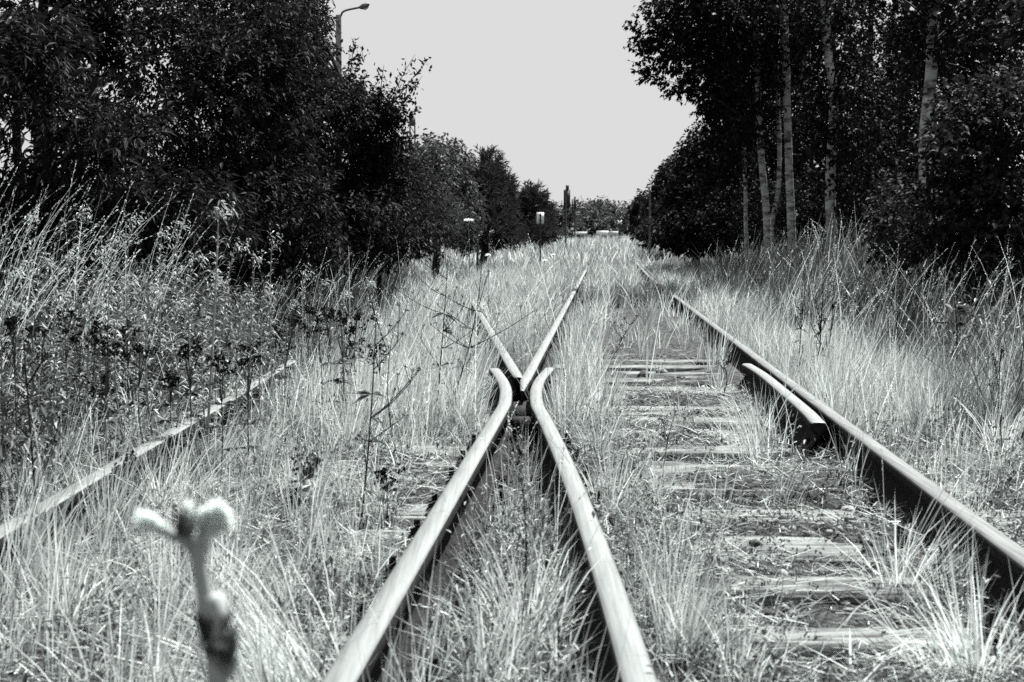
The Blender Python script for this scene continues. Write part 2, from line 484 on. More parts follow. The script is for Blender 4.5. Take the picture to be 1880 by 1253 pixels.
# ------------------------------------------------------------------ blades, leaves
def blades(r, base, L, w, az, th0, kap, rnd, S_=3, profile=None):
    """ribbons: returns V, quads, tris, rnd"""
    n = len(base)
    t = np.linspace(0, 1, S_ + 1)
    th = th0[:, None] + kap[:, None] * (t[None, :-1] + .5 / S_)
    seg = L[:, None] / S_
    h = np.concatenate([np.zeros((n, 1)), np.cumsum(np.sin(th) * seg, 1)], 1)
    v = np.concatenate([np.zeros((n, 1)), np.cumsum(np.cos(th) * seg, 1)], 1)
    cx = base[:, None, 0] + h * np.cos(az)[:, None]
    cy = base[:, None, 1] + h * np.sin(az)[:, None]
    cz = base[:, None, 2] + v
    C = np.stack([cx, cy, cz], -1)
    ta = r.uniform(0, 2 * pi, n)
    sd = np.stack([np.cos(ta), np.sin(ta), r.uniform(-.3, .3, n)], 1)
    pr = np.array([1.0, .95, .7, 0.0]) if (profile is None and S_ == 3) else (np.linspace(1, 0, S_ + 1) ** .6 if profile is None else np.asarray(profile))
    hw = (w[:, None] * pr[None]) * .5
    Lv = C[:, :-1] + sd[:, None] * hw[:, :-1, None]
    Rv = C[:, :-1] - sd[:, None] * hw[:, :-1, None]
    k = 2 * S_ + 1
    V = np.empty((n, k, 3))
    V[:, 0:2 * S_:2] = Lv; V[:, 1:2 * S_:2] = Rv; V[:, -1] = C[:, -1]
    b = np.arange(n)[:, None] * k
    q = np.concatenate([np.stack([b + 2 * i, b + 2 * i + 1, b + 2 * i + 3, b + 2 * i + 2], -1) for i in range(S_ - 1)], 1).reshape(-1, 4)
    tr = np.concatenate([b + 2 * S_ - 2, b + 2 * S_ - 1, b + 2 * S_], 1)
    return V.reshape(-1, 3), q, tr, np.repeat(rnd, k), C[:, -1]

class Grass:
    def __init__(s): s.V, s.Q, s.T, s.R, s.n = [], [], [], [], 0
    def put(s, V, q, t, rn):
        s.V.append(V); s.R.append(rn)
        if len(q): s.Q.append(q + s.n)
        if len(t): s.T.append(t + s.n)
        s.n += len(V)
    def build(s, name, mat, label, cat):
        f = []
        if s.T: f.append(np.concatenate(s.T))
        if s.Q: f.append(np.concatenate(s.Q))
        o = mesh(name, np.concatenate(s.V), f, mat, None, np.concatenate(s.R))
        tag(o, label, cat, kind='stuff')
        return o

def leaves(r, base, u, up, l, w, rnd, droop=0.0):
    """folded four-sided leaves; u = direction, up = rough normal"""
    sd = norm(np.cross(u, up)); nn = norm(np.cross(sd, u))
    mid = base + u * (l * .45)[:, None]
    f = (w * .18)[:, None] * nn
    tip = base + u * l[:, None] - np.array([0, 0, 1.0]) * (droop * l)[:, None] if np.ndim(droop) else base + u * l[:, None] - np.array([0, 0, 1.0]) * (droop * l[:, None])
    V = np.stack([base, mid + sd * (w / 2)[:, None] + f, tip, mid - sd * (w / 2)[:, None] + f], 1)
    b = np.arange(len(base))[:, None] * 4
    T = np.concatenate([b + np.array([[0, 1, 2]]), b + np.array([[0, 2, 3]])], 0)
    return V.reshape(-1, 3), T, np.repeat(rnd, 4)

def rail_clear(X, Y, d=.075):
    ok = np.abs(X - railB(Y)) > d
    ok &= ~((Y < 9) & (np.abs(X - np.interp(Y, pa[:, 1], pa[:, 0])) < d))
    ok &= ~((Y < 9) & (np.abs(X - np.interp(Y, pc[:, 1], pc[:, 0])) < d))
    ok &= ~((Y > 7.5) & (np.abs(X - legR(Y)) < d))
    ok &= ~((Y > 7.5) & (Y < 19) & (np.abs(X - railC(Y)) < d))
    ok &= ~((Y < 10.2) & (np.abs(X - railD(Y)) < d * .5))
    ok &= ~((Y > 6.2) & (Y < 9.35) & (np.abs(X - railB(Y) + .1) < d))
    return ok

def in_view(X, Y, m=.4):
    return (np.abs(X) < Y * .36 + m)

def sample(r, n, x0, x1, y0, y1, dens, ybias=1.0):
    """n candidates, rejected by dens(X,Y) in 0..1"""
    X = r.uniform(x0, x1, n); Y = y0 + (y1 - y0) * r.uniform(0, 1, n) ** ybias
    k = (r.uniform(0, 1, n) < dens(X, Y)) & in_view(X, Y)
    return X[k], Y[k]

def patch(X, Y, s, seed, lo=.35, hi=.6):
    return smooth(lo, hi, noise(X * s, Y * s, 0, seed))

# density of pale dry grass (0..1) over the place
def d_dry(X, Y):
    b = railB(Y); a = np.where(Y < 7.6, railA(Y), legR(Y)); c = railC(Y); d = railD(Y)
    out = np.zeros_like(X)
    # wedge between the two middle rails, near the camera
    wedge = (Y < 6.6) & (X > a + .05) & (X < c - .05)
    out = np.where(wedge, .85 * patch(X, Y, 2.5, 11, .2, .5), out)
    # sleepers between right middle rail and right rail: mostly bare
    lft = np.where(Y < 7.6, c, legR(Y))
    mid = (X > lft + .05) & (X < b - .05)
    u = (X - lft) / (b - lft + 1e-6)
    bare = np.clip(1.25 * np.exp(-((u - .54) / .30) ** 4), 0, 1)
    bare = bare * (1 - .7 * smooth(14, 24, Y))
    out = np.where(mid, np.clip((1 - bare) * patch(X, Y, 1.4, 12, .28, .58) + .04, 0, 1), out)
    # right of the right rail
    right = X > b + .05
    out = np.where(right, np.clip(.12 + smooth(4.6, 6.6, Y + (X - b) * 1.2), 0, 1) * patch(X, Y, .9, 13, .15, .45) * (1 - .65 * smooth(1.3, 2.6, X - b)), out)
    # between left rail and left middle rail
    ll = (X < a - .05) & (X > d + .05) & (Y < 7.6)
    bare = np.exp(-(((X + .62) / .28) ** 2 + ((Y - 6.0) / .55) ** 2)) + np.exp(-(((X + .6) / .22) ** 2 + ((Y - 4.35) / .25) ** 2)) + np.exp(-(((X + .30) / .15) ** 2 + ((Y - 5.2) / .9) ** 2))
    out = np.where(ll, np.clip(1 - 1.1 * bare, 0, 1) * patch(X, Y, 1.3, 14, .15, .5), out)
    v = (Y >= 7.6) & (X < lft - .05) & (X > d)
    out = np.where(v, .9 * patch(X, Y, .8, 15, .1, .45), out)
    left = X <= d
    out = np.where(left, .55 * patch(X, Y, .9, 16, .38, .62) * (1 - .8 * smooth(5.0, 6.5, Y) * (1 - smooth(12, 16, Y)) * smooth(-1.5, -1.9, X)), out)
    far = (Y > 7.4)
    out = out * (1 - .93 * far * (Y < 18.5) * np.exp(-((X - railC(Y) + .06) / .26) ** 2))
    out = out * (1 - .90 * far * (Y < 34) * np.exp(-((X - legR(Y)) / .22) ** 2))
    out = out * (1 - .85 * (Y > 9) * (Y < 18) * np.exp(-((X - railB(Y) + .10) / .18) ** 2))
    out = out * (1 - .8 * (Y > 4.2) * (Y < 9) * np.exp(-((X - railD(Y) - .12) / .12) ** 2))
    out = out * (1 - .88 * (Y > 3) * (Y < 9.3) * np.exp(-((X - railB(Y) + .22) / .16) ** 2))
    out = out * (1 - .75 * smooth(9, 10.5, Y) * (1 - smooth(38, 50, Y)) * smooth(-1.0, -1.35, X + .05 * (Y - 10)))  # left bushes' shadow put into the planting: pale straw thinned here
    return out * rail_clear(X, Y)

def tufts(G, r, X, Y, per, Lr, wr, spread=.035, fan=.5, lean=(0, 0), kap=(.1, .9), rn=(0, 1), seg=3):
    n = len(X)
    size = r.uniform(.6, 1.15, n)
    trn = r.uniform(rn[0], rn[1], n)
    idx = np.repeat(np.arange(n), per)
    m = len(idx)
    az = r.uniform(0, 2 * pi, m)
    rr = np.abs(r.normal(0, spread, m)) * size[idx]
    bx = X[idx] + rr * np.cos(az); by = Y[idx] + rr * np.sin(az)
    az2 = az + r.normal(0, .5, m)
    th = np.abs(r.normal(0, fan, m)) * .8
    hx = np.sin(th) * np.cos(az2) + lean[0]; hy = np.sin(th) * np.sin(az2) + lean[1]
    az2 = np.arctan2(hy, hx); th = np.arcsin(np.clip(np.hypot(hx, hy), 0, .95))
    L = r.uniform(Lr[0], Lr[1], m) * size[idx] * r.uniform(.55, 1.05, m)
    w = r.uniform(wr[0], wr[1], m)
    base = np.stack([bx, by, gz(bx, by) - .01], 1)
    k = r.uniform(kap[0], kap[1], m)
    V, q, t, R, tips = blades(r, base, L, w, az2, th, k, np.clip(trn[idx] * .55 + .45 * r.uniform(0, 1, m), 0, 1) ** 1.3, seg)
    G.put(V, q, t, R)

r = np.random.default_rng(7)
G = Grass()
clump = lambda X, Y: np.clip(.10 + patch(X, Y, 3.0, 51, .44, .60), 0, 1)
X, Y = sample(r, 3700, -2.6, 3.2, 2.35, 7.5, lambda X, Y: d_dry(X, Y) * (.35 + .65 * patch(X, Y, 1.6, 53, .35, .6)))
tufts(G, r, X, Y, 16, (.05, .20), (.0014, .0040), .045, .85, (.02, 0), (-.5, 1.3), (0, .8))
X, Y = sample(r, 2000, -2.6, 3.2, 2.35, 7.5, lambda X, Y: d_dry(X, Y) * clump(X, Y))
tufts(G, r, X, Y, 13, (.16, .46), (.0013, .0036), .022, .30, (.04, -.01), (-.15, .55), (.3, 1))
X, Y = sample(r, 1000, -2.6, 3.2, 2.35, 7.5, lambda X, Y: d_dry(X, Y) * clump(X, Y))
tufts(G, r, X, Y, 7, (.12, .36), (.0030, .0065), .02, .5, (.03, -.02), (.1, 1.2), (0, 1))
X, Y = sample(r, 8200, -4.4, 5.2, 7.0, 16, d_dry, 1.15)
k = r.uniform(0, 1, len(X)) < .5
tufts(G, r, X[k], Y[k], 15, (.12, .36), (.003, .007), .06, .6, (.04, 0), (-.2, 1.1), (0, .9))
tufts(G, r, X[~k], Y[~k], 16, (.28, .58), (.003, .0065), .04, .26, (.05, 0), (-.1, .6), (.3, 1))
# single big tufts that stand out: ground pixel, blades, length, width, fan, lean
for (px, py, n, L0, L1, w0, w1, fan, lx, ly, sp) in [
        (585, 1330, 230, .35, .60, .003, .006, .45, -.42, .05, .06), (500, 1400, 120, .35, .6, .004, .008, .3, -.1, 0, .08), (300, 1330, 130, .25, .5, .003, .006, .45, .1, 0, .08),
        (960, 1215, 200, .22, .42, .003, .006, .75, -.02, -.1, .05), (900, 1300, 120, .2, .4, .003, .006, .8, .1, 0, .05), (1040, 1120, 90, .2, .36, .003, .0055, .6, .25, 0, .04), (965, 1040, 80, .15, .3, .003, .005, .6, 0, 0, .04),
        (1655, 1090, 170, .28, .58, .0028, .005, .65, .22, -.05, .05), (1780, 1290, 150, .3, .55, .003, .0055, .6, -.1, 0, .06), (1350, 1260, 60, .15, .35, .003, .006, .7, .1, 0, .05),
        (1390, 850, 170, .3, .55, .003, .0055, .4, -.12, 0, .07), (1440, 925, 50, .3, .45, .003, .005, .5, .1, 0, .05), (1540, 760, 260, .35, .6, .004, .007, .45, .12, 0, .09), (1625, 735, 260, .35, .6, .004, .007, .45, .1, 0, .1),
        (1700, 800, 200, .3, .5, .004, .007, .5, .1, 0, .09), (1840, 850, 240, .3, .6, .003, .006, .5, .1, 0, .1), (1265, 1250, 110, .25, .5, .004, .007, .2, .02, 0, .05),
        (115, 900, 240, .35, .7, .003, .006, .3, .12, 0, .10), (60, 960, 160, .35, .6, .003, .006, .35, .1, 0, .08), (400, 880, 150, .3, .55, .003, .006, .4, .2, 0, .07), (300, 960, 130, .25, .5, .003, .006, .5, .1, 0, .08), (480, 860, 130, .3, .5, .003, .006, .45, .1, 0, .07),
        (200, 1010, 130, .3, .5, .003, .006, .45, .1, 0, .07), (640, 830, 150, .3, .55, .003, .006, .35, .05, 0, .06), (520, 780, 140, .3, .5, .003, .006, .4, .1, 0, .07), (850, 770, 180, .3, .55, .003, .006, .25, .08, 0, .07), (880, 700, 160, .3, .5, .004, .006, .25, .05, 0, .08),
        (1075, 770, 180, .3, .5, .003, .006, .3, -.05, 0, .06), (1085, 720, 180, .3, .5, .004, .006, .3, -.05, 0, .07), (1100, 850, 130, .2, .4, .003, .006, .45, 0, 0, .06), (1130, 960, 90, .2, .4, .003, .006, .5, .1, 0, .06), (700, 960, 110, .2, .4, .003, .006, .5, 0, 0, .06), (540, 1130, 140, .2, .45, .003, .006, .5, -.1, 0, .07), (420, 1120, 120, .2, .45, .003, .006, .5, .1, 0, .07), (120, 1180, 130, .25, .5, .003, .006, .5, .1, 0, .07), (40, 1120, 140, .3, .6, .003, .006, .4, .1, 0, .08)]:
    g = PG(px, py)
    tufts(G, r, g[:1], g[1:2], int(n * .8), (L0, L1), (w0 * .75, w1 * .8), sp, fan * .8, (lx, ly), (0, .9), (.4, 1))
G.build('dry_grass', M['straw'], 'pale dry tufted grass growing between and beside the near rails', 'grass')
G = Grass()
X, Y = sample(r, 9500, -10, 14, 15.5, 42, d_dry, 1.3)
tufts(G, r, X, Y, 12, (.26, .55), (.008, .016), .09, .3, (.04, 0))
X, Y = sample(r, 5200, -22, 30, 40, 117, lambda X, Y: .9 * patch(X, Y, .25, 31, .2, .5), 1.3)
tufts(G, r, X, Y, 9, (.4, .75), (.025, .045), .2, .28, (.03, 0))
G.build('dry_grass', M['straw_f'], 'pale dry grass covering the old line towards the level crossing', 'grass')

# taller greener grass at both sides
G = Grass()
def d_tl(X, Y): return np.where(Y < 9.5, (X < railD(Y) - .25) * smooth(0, .9, railD(Y) - X), smooth(-1.0, -1.4, X + .05 * (Y - 10))) * patch(X, Y, .7, 21, .2, .5) * (.45 + .55 * smooth(8, 11, Y))  # farther back, dark green grass also stands in for the left bushes' shadow
def d_tr(X, Y):
    e = X - railB(Y)
    return smooth(.5, 1.7, e) * patch(X, Y, .7, 22, .2, .55) * smooth(5.5, 8, Y)
for dens, x0, x1 in ((d_tl, -6.5, -1.0), (d_tr, 1.8, 8.5)):
    X, Y = sample(r, 3600, x0, x1, 3.0, 11, dens)
    tufts(G, r, X, Y, 12, (.4, .85), (.004, .008), .05, .32, (.05, 0), (.2, 1.2))
    X, Y = sample(r, 5200, x0 - 6, x1 + 6, 11, 30, dens)
    tufts(G, r, X, Y, 13, (.5, 1.0), (.008, .014), .08, .22, (.05, 0), (.1, .8))
G.build('tall_grass', M['green'], 'taller greener grass standing along both edges of the line', 'grass')

# seeded straw stalks: thin culm with a loose nodding panicle
def stalks(G, r, X, Y, Lr, w, pl=.16, pw=.012, lean=(.08, 0)):
    n = len(X)
    base = np.stack([X, Y, gz(X, Y) - .01], 1)
    L = r.uniform(Lr[0], Lr[1], n); az = r.uniform(0, 2 * pi, n); th = np.abs(r.normal(0, .13, n))
    hx = np.sin(th) * np.cos(az) + lean[0]; hy = np.sin(th) * np.sin(az) + lean[1]
    az = np.arctan2(hy, hx); th = np.hypot(hx, hy); kap = r.uniform(.05, .9, n)
    rn = r.uniform(.25, 1, n)
    V, q, t, R, tips = blades(r, base, L, np.full(n, w), az, th, kap, rn, 6, [1, 1, .9, .8, .7, .55, 0])
    G.put(V, q, t, R)
    C = V.reshape(n, 13, 3)
    # spikelets along the last third
    m = 24
    tt = r.uniform(0, 1, (n, m))
    p0 = (C[:, 6] + C[:, 7]) / 2; p1 = (C[:, 10] + C[:, 11]) / 2; p2 = C[:, 12]
    pos = np.where((tt < .6)[..., None], p1[:, None] + (p2 - p1)[:, None] * (tt / .6)[..., None], p1[:, None] + (p0 - p1)[:, None] * ((tt - .6) / .8)[..., None])
    dirn = norm((p2 - p1)[:, None] + r.normal(0, .035, (n, m, 3)) * (L * 1.2)[:, None, None])
    l = r.uniform(.5, 1.2, (n, m)) * pw * 2.6
    Vl, T, Rl = leaves(r, pos.reshape(-1, 3), dirn.reshape(-1, 3), norm(r.normal(0, 1, (n * m, 3))), l.ravel(), l.ravel() * .2, np.repeat(rn, m), .15)
    G.put(Vl, np.zeros((0, 4), int), T, Rl)
G = Grass()
X, Y = sample(r, 420, -2.2, 3.0, 2.6, 7, lambda X, Y: np.minimum(1, d_dry(X, Y) * 1.2))
stalks(G, r, X, Y, (.35, .62), .0022, pw=.005)
X, Y = sample(r, 2600, -4.6, 6.0, 6.5, 15, lambda X, Y: np.clip(d_dry(X, Y) * .5 + d_tl(X, Y) + d_tr(X, Y), 0, 1))
stalks(G, r, X, Y, (.5, 1.05), .0035, pw=.006)
X, Y = sample(r, 2600, -9, 11, 14, 30, lambda X, Y: np.clip(d_tl(X, Y) + d_tr(X, Y), 0, 1))
stalks(G, r, X, Y, (.6, 1.1), .006, pw=.011)
X, Y = sample(r, 430, -4.2, -1.9, 6.0, 9.4, lambda X, Y: smooth(-1.7, -2.8, X))
stalks(G, r, X, Y, (.75, 1.32), .0032, pw=.007, lean=(.16, 0))
G.build('seeding_grass', M['straw'], 'tall straw stalks with nodding seed heads rising from the grass', 'grass')

# litter of dead straw lying on the ground and sleepers
G = Grass()
def d_lit(X, Y): return rail_clear(X, Y, .05) * (.4 + .6 * patch(X, Y, 2.2, 26, .3, .6)) * np.where((X > railA(Y)) & (X < railC(Y)) & (Y < 7), .6, 1)
X, Y = sample(r, 105000, -2.4, 3.0, 2.4, 9.5, d_lit, 1.4)
n = len(X)
tie_d = np.min(np.abs(Y[:, None] - (np.array(TIES)[None] - .0608 * (X[:, None] - .6))), 1)
on = tie_d < .125
keep = ~on | (gz(X, Y) > -.003) | (r.uniform(0, 1, n) < .30 * patch(X, Y, 2.5, 55, .35, .6))
X, Y, on = X[keep], Y[keep], on[keep]; n = len(X)
z = np.maximum(np.where(on, .004, -1), gz(X, Y) + r.uniform(.006, .045, n))
V, q, t, R, _ = blades(r, np.stack([X, Y, z], 1), r.uniform(.02, .15, n), r.uniform(.0015, .0055, n), r.uniform(0, 2 * pi, n), r.uniform(1.2, 1.6, n), r.uniform(-.25, .25, n), r.uniform(0, 1, n) ** 1.3, 2, [1, .9, 0])
G.put(V, q, t, R)
G.build('straw_litter', M['litter'], 'dead straw and stalk bits littering the ballast and sleepers', 'litter')

# gravel
def stones(r, X, Y, z, s):
    n = len(X)
    ico = np.array([[0, 0, 1], [.89, 0, .45], [.28, .85, .45], [-.72, .53, .45], [-.72, -.53, .45], [.28, -.85, .45], [.72, .53, -.45], [-.28, .85, -.45], [-.89, 0, -.45], [-.28, -.85, -.45], [.72, -.53, -.45], [0, 0, -1]])
    fc = np.array([[0, 1, 2], [0, 2, 3], [0, 3, 4], [0, 4, 5], [0, 5, 1], [1, 6, 2], [2, 7, 3], [3, 8, 4], [4, 9, 5], [5, 10, 1], [6, 7, 2], [7, 8, 3], [8, 9, 4], [9, 10, 5], [10, 6, 1], [11, 7, 6], [11, 8, 7], [11, 9, 8], [11, 10, 9], [11, 6, 10]])
    V = ico[None] * r.uniform(.65, 1.25, (n, 12, 1)) * (s[:, None] * r.uniform(.6, 1.1, (n, 3)))[:, None]
    a = r.uniform(0, 2 * pi, n); c, d = np.cos(a)[:, None], np.sin(a)[:, None]
    V = np.stack([V[..., 0] * c - V[..., 1] * d, V[..., 0] * d + V[..., 1] * c, V[..., 2]], -1) + np.stack([X, Y, z], 1)[:, None]
    F = fc[None] + np.arange(n)[:, None, None] * 12
    return V.reshape(-1, 3), F.reshape(-1, 3)
X, Y = sample(r, 15000, -2.3, 2.6, 2.4, 10, lambda X, Y: rail_clear(X, Y, .05) * (.3 + .7 * patch(X, Y, 2, 29, .4, .7)), 1.2)
V, Fs = stones(r, X, Y, gz(X, Y) + .002, .005 + .02 * r.uniform(0, 1, len(X)) ** 2.2)
o = mesh('gravel', V, [Fs], M['stone'])
tag(o, 'grey ballast gravel lying between the sleepers', 'gravel', kind='stuff')

# low herbs (moss-like cushions)
G = Grass()
def d_herb(X, Y):
    a, c, b = railA(Y), railC(Y), railB(Y)
    z0 = 0
    z1 = np.exp(-(((X - .46 - .02 * Y) / .16) ** 2)) * (Y < 5.2)
    z2 = (X < -.55) * patch(X, Y, 1.6, 41, .4, .6) * .8
    z3 = (X > c + .1) * patch(X, Y, 1.8, 42, .5, .7) * .5
    z4 = (X > a) * (X < c) * (Y < 6.5) * (.5 + .5 * patch(X, Y, 2.2, 44, .3, .6))
    return np.clip(z1 + z2 + z3 + z4, 0, 1) * rail_clear(X, Y)
X, Y = sample(r, 8500, -2.3, 2.6, 2.4, 8.5, d_herb)
n = len(X); m = 16
hh = r.uniform(.02, .10, n)
pos = np.stack([np.repeat(X, m) + r.normal(0, .018, n * m), np.repeat(Y, m) + r.normal(0, .018, n * m), np.repeat(gz(X, Y), m) + r.uniform(0, 1, n * m) * np.repeat(hh, m)], 1)
u = norm(r.normal(0, 1, (n * m, 3)) + np.array([0, 0, .6]))
l = r.uniform(.008, .02, n * m)
Vl, T, Rl = leaves(r, pos, u, norm(r.normal(0, 1, (n * m, 3))), l, l * .45, np.repeat(r.uniform(0, .6, n), m) + r.uniform(0, .4, n * m), .1)
G.put(Vl, np.zeros((0, 4), int), T, Rl)
X, Y = sample(r, 2600, -2.0, 2.2, 2.5, 7.5, lambda X, Y: rail_clear(X, Y, .07) * patch(X, Y, 2.4, 61, .52, .66) * np.where((X > railC(Y) + .35) & (X < railB(Y) - .3), .12, 1))
n = len(X); m = 20
hh = r.uniform(.06, .24, n)
pos = np.stack([np.repeat(X, m) + r.normal(0, .025, n * m), np.repeat(Y, m) + r.normal(0, .025, n * m), np.repeat(gz(X, Y), m) + r.uniform(.02, 1, n * m) * np.repeat(hh, m)], 1)
u = norm(r.normal(0, 1, (n * m, 3)) + np.array([0, 0, .4]))
l = r.uniform(.012, .036, n * m)
Vl, T, Rl = leaves(r, pos, u, np.tile([[0, 0, 1.0]], (n * m, 1)), l, l * .34, np.repeat(r.uniform(0, .4, n), m) + r.uniform(0, .3, n * m), .2)
G.put(Vl, np.zeros((0, 4), int), T, Rl)
# broad weedy undergrowth of the left thicket and right verge
X, Y = sample(r, 9000, -5.5, -1.5, 3.6, 11, lambda X, Y: smooth(.1, .9, railD(Y) - X) * patch(X, Y, 1.1, 45, .3, .6))
X2, Y2 = sample(r, 2600, 2.0, 6.5, 6.5, 15, lambda X, Y: smooth(.8, 2.0, X - railB(Y)) * patch(X, Y, 1.1, 46, .4, .65))
X, Y = np.concatenate([X, X2]), np.concatenate([Y, Y2])
n = len(X); m = 22
hh = r.uniform(.15, .72, n) * np.where(X < 0, smooth(3.0, 6.5, Y) * .75 + .25, 1)
pos = np.stack([np.repeat(X, m) + r.normal(0, .04, n * m), np.repeat(Y, m) + r.normal(0, .04, n * m), np.repeat(gz(X, Y), m) + r.uniform(.05, 1, n * m) * np.repeat(hh, m)], 1)
u = norm(r.normal(0, 1, (n * m, 3)) + np.array([0, 0, .25]))
l = r.uniform(.025, .085, n * m)
Vl, T, Rl = leaves(r, pos, u, np.tile([[0, 0, 1.0]], (n * m, 1)), l, l * .3, np.repeat(r.uniform(0, .7, n), m) + r.uniform(0, .3, n * m), .2)
G.put(Vl, np.zeros((0, 4), int), T, Rl)
G.build('ground_cover', M['herb'], 'low leafy herbs creeping among the grass and ballast', 'ground cover')

# individual stones
def big_stone(px, py, size, mat, label, seed, zz=0.0):
    rr = np.random.default_rng(seed)
    p = PG(px, py, zz)
    V, Fs = stones(rr, np.zeros(1), np.zeros(1), np.zeros(1), np.array([size]))
    V[:, 2] *= .75
    o = mesh('stone', V, [Fs], mat); o.location = (p[0], p[1], zz + size * .35)
    md = o.modifiers.new('bevel', 'BEVEL'); md.width = size * .12; md.segments = 2
    tag(o, label, 'stone', 'loose stones on the track bed')
big_stone(1386, 1003, .026, M['stone_dark'], 'small dark stone lying on top of a sleeper right of centre', 1)
big_stone(1412, 1136, .032, M['stone_dark'], 'dark rounded stone half hidden by straw near the bottom right', 2, -.03)
big_stone(1558, 948, .045, M['stone_pale'], 'pale flat-topped stone in the weeds beside the right rail', 3, -.02)
big_stone(1520, 990, .05, M['stone_dark'], 'dark stone in front of the pale one beside the right rail', 4, -.03)
big_stone(1180, 697, .06, M['stone_dark'], 'dark lump of rubble between the rails, left one of three', 5, -.02)
big_stone(1215, 690, .055, M['stone_pale'], 'pale lump of rubble between the rails, middle one of three', 6, -.02)
big_stone(1250, 702, .05, M['stone_dark'], 'dark lump of rubble between the rails, right one of three', 8, -.02)

# ------------------------------------------------------------------ individual weeds
def curve_pts(a, b, bow, n=8):
    a, b = np.array(a, float), np.array(b, float)
    t = np.linspace(0, 1, n)[:, None]
    return a + (b - a) * t + np.array(bow) * (4 * t * (1 - t))

def dry_weed(bpx, bpy, tpx, tpy, label, seed, branches=7, rad0=.0035, spread=.16, leafy=6, mat='stem', head=.007, dy=0.0):
    r = np.random.default_rng(seed)
    base = PG(bpx, bpy); top = P(tpx, tpy, base[1] + dy)
    base[2] = gz(base[0], base[1]) - .01
    root = empty('dry_weed', tuple(base)); H = np.linalg.norm(top - base)
    tag(root, label, 'weed', 'dry branching weeds among the rails')
    main = curve_pts((0, 0, 0), top - base, (r.normal(0, .02), 0, 0), 10)
    m = MB(); hd = MB(); lf = MB()
    m.tube(main, np.linspace(rad0, rad0 * .35, 10), 5, rnd=.3)
    ends = [main[-1]]
    for i in range(branches):
        t = r.uniform(.25, .95); s = main[int(t * 9)]
        az = r.uniform(0, 2 * pi); L = H * r.uniform(.15, .42) * (1.15 - t * .6)
        e = s + np.array([math.cos(az) * spread * 3 * L, math.sin(az) * spread * 2 * L, L * r.uniform(.5, .9)])
        br = curve_pts(s, e, (0, 0, -L * r.uniform(0, .12)), 6)
        m.tube(br, np.linspace(rad0 * .55, rad0 * .3, 6), 4, rnd=.3); ends.append(e)
        for q in range(2):
            s2 = br[r.integers(2, 5)]; e2 = s2 + np.array([r.normal(0, .18), r.normal(0, .1), r.uniform(.3, .8)]) * L * .5
            m.tube([s2, (s2 + e2) / 2 + r.normal(0, .004, 3), e2], rad0 * .32, 3, rnd=.3); ends.append(e2)
    m.build('stem', M[mat], root)
    ends = np.array(ends); k = 10
    pos = np.repeat(ends, k, 0) + r.normal(0, head * .45, (len(ends) * k, 3)); u = norm(r.normal(0, 1, (len(pos), 3)) + [0, 0, .5])
    l = r.uniform(.7, 1.5, len(pos)) * head
    Vl, T, Rl = leaves(r, pos, u, norm(r.normal(0, 1, pos.shape)), l, l * .6, r.uniform(0, 1, len(pos)))
    hd.add(Vl, T, Rl); tag(hd.build('seed_heads', M['seed'], root), kind='stuff')
    if leafy:
        n = leafy * 3
        t = r.uniform(.1, .8, n); s = main[(t * 9).astype(int)]
        az = r.uniform(0, 2 * pi, n); u = norm(np.stack([np.cos(az), np.sin(az), r.uniform(-.5, .5, n)], 1))
        l = H * r.uniform(.05, .11, n)
        Vl, T, Rl = leaves(r, s, u, np.tile([[0, 0, 1.0]], (n, 1)), l, l * .25, r.uniform(0, 1, n), .25)
        lf.add(Vl, T, Rl); tag(lf.build('leaves', M['herb'], root), kind='stuff')
    return root

dry_weed(660, 985, 690, 590, 'tall dark branching weed left of the near left middle rail', 1, 6, .0042, .3)
dry_weed(800, 770, 822, 480, 'dark bare weed left of the crossing with fanning twigs, left stem of a pair', 2, 9, .0045, .36)
dry_weed(815, 790, 885, 470, 'dark bare weed left of the crossing leaning right, right stem of a pair', 3, 8, .0045, .36)
dry_weed(1215, 900, 1240, 755, 'short dark forked weed standing between the sleepers', 4, 4, .003, .3)
dry_weed(1110, 690, 1165, 585, 'dark leafy weed leaning right beside the right leg of the point', 5, 6, .005, .3, 14)
dry_weed(945, 1245, 952, 838, 'slender dark stalk standing in the wedge between the middle rails', 6, 0, .003, .1, 0, head=.012)
dry_weed(75, 1070, 42, 610, 'dark knobbly weed rising at the left edge of the picture', 7, 7, .0045, .25)
dry_weed(12, 960, 25, 760, 'smaller dark weed crossing the leftmost rail at the picture edge', 8, 5, .004, .3)
dry_weed(1845, 860, 1838, 640, 'thin dark weed on the right beyond the running rail', 9, 5, .004, .15)
dry_weed(1472, 715, 1478, 545, 'dark upright weed just right of the running rail, left one of three', 10, 7, .005, .1)
dry_weed(1500, 720, 1512, 520, 'tall dark upright weed just right of the running rail, middle one of three', 11, 8, .006, .1)
dry_weed(1516, 700, 1530, 560, 'dark upright weed just right of the running rail, right one of three', 12, 6, .005, .1)
dry_weed(1325, 740, 1322, 655, 'small dark weed beside the far end of the check rail', 13, 5, .004, .3, 8)
dry_weed(1655, 720, 1640, 560, 'dark leaning weed in the bright grass at right', 14, 6, .005, .15)
dry_weed(1150, 900, 1158, 815, 'single thin stalk with dark tip right of the middle rails', 15, 0, .0025, .1, 0)
dry_weed(735, 600, 655, 500, 'pale bent dry stem in the grass at left', 16, 3, .005, .3, 0, 'stem_p')
dry_weed(520, 560, 495, 395, 'pale dry stem leaning left against the dark bushes', 17, 2, .006, .2, 0, 'stem_p')
dry_weed(800, 470, 742, 378, 'pale forked stem leaning left before the dark bushes', 18, 3, .008, .4, 0, 'stem_p', dy=.0)
dry_weed(812, 470, 850, 376, 'pale forked stem leaning right before the dark bushes', 19, 2, .008, .3, 0, 'stem_p')
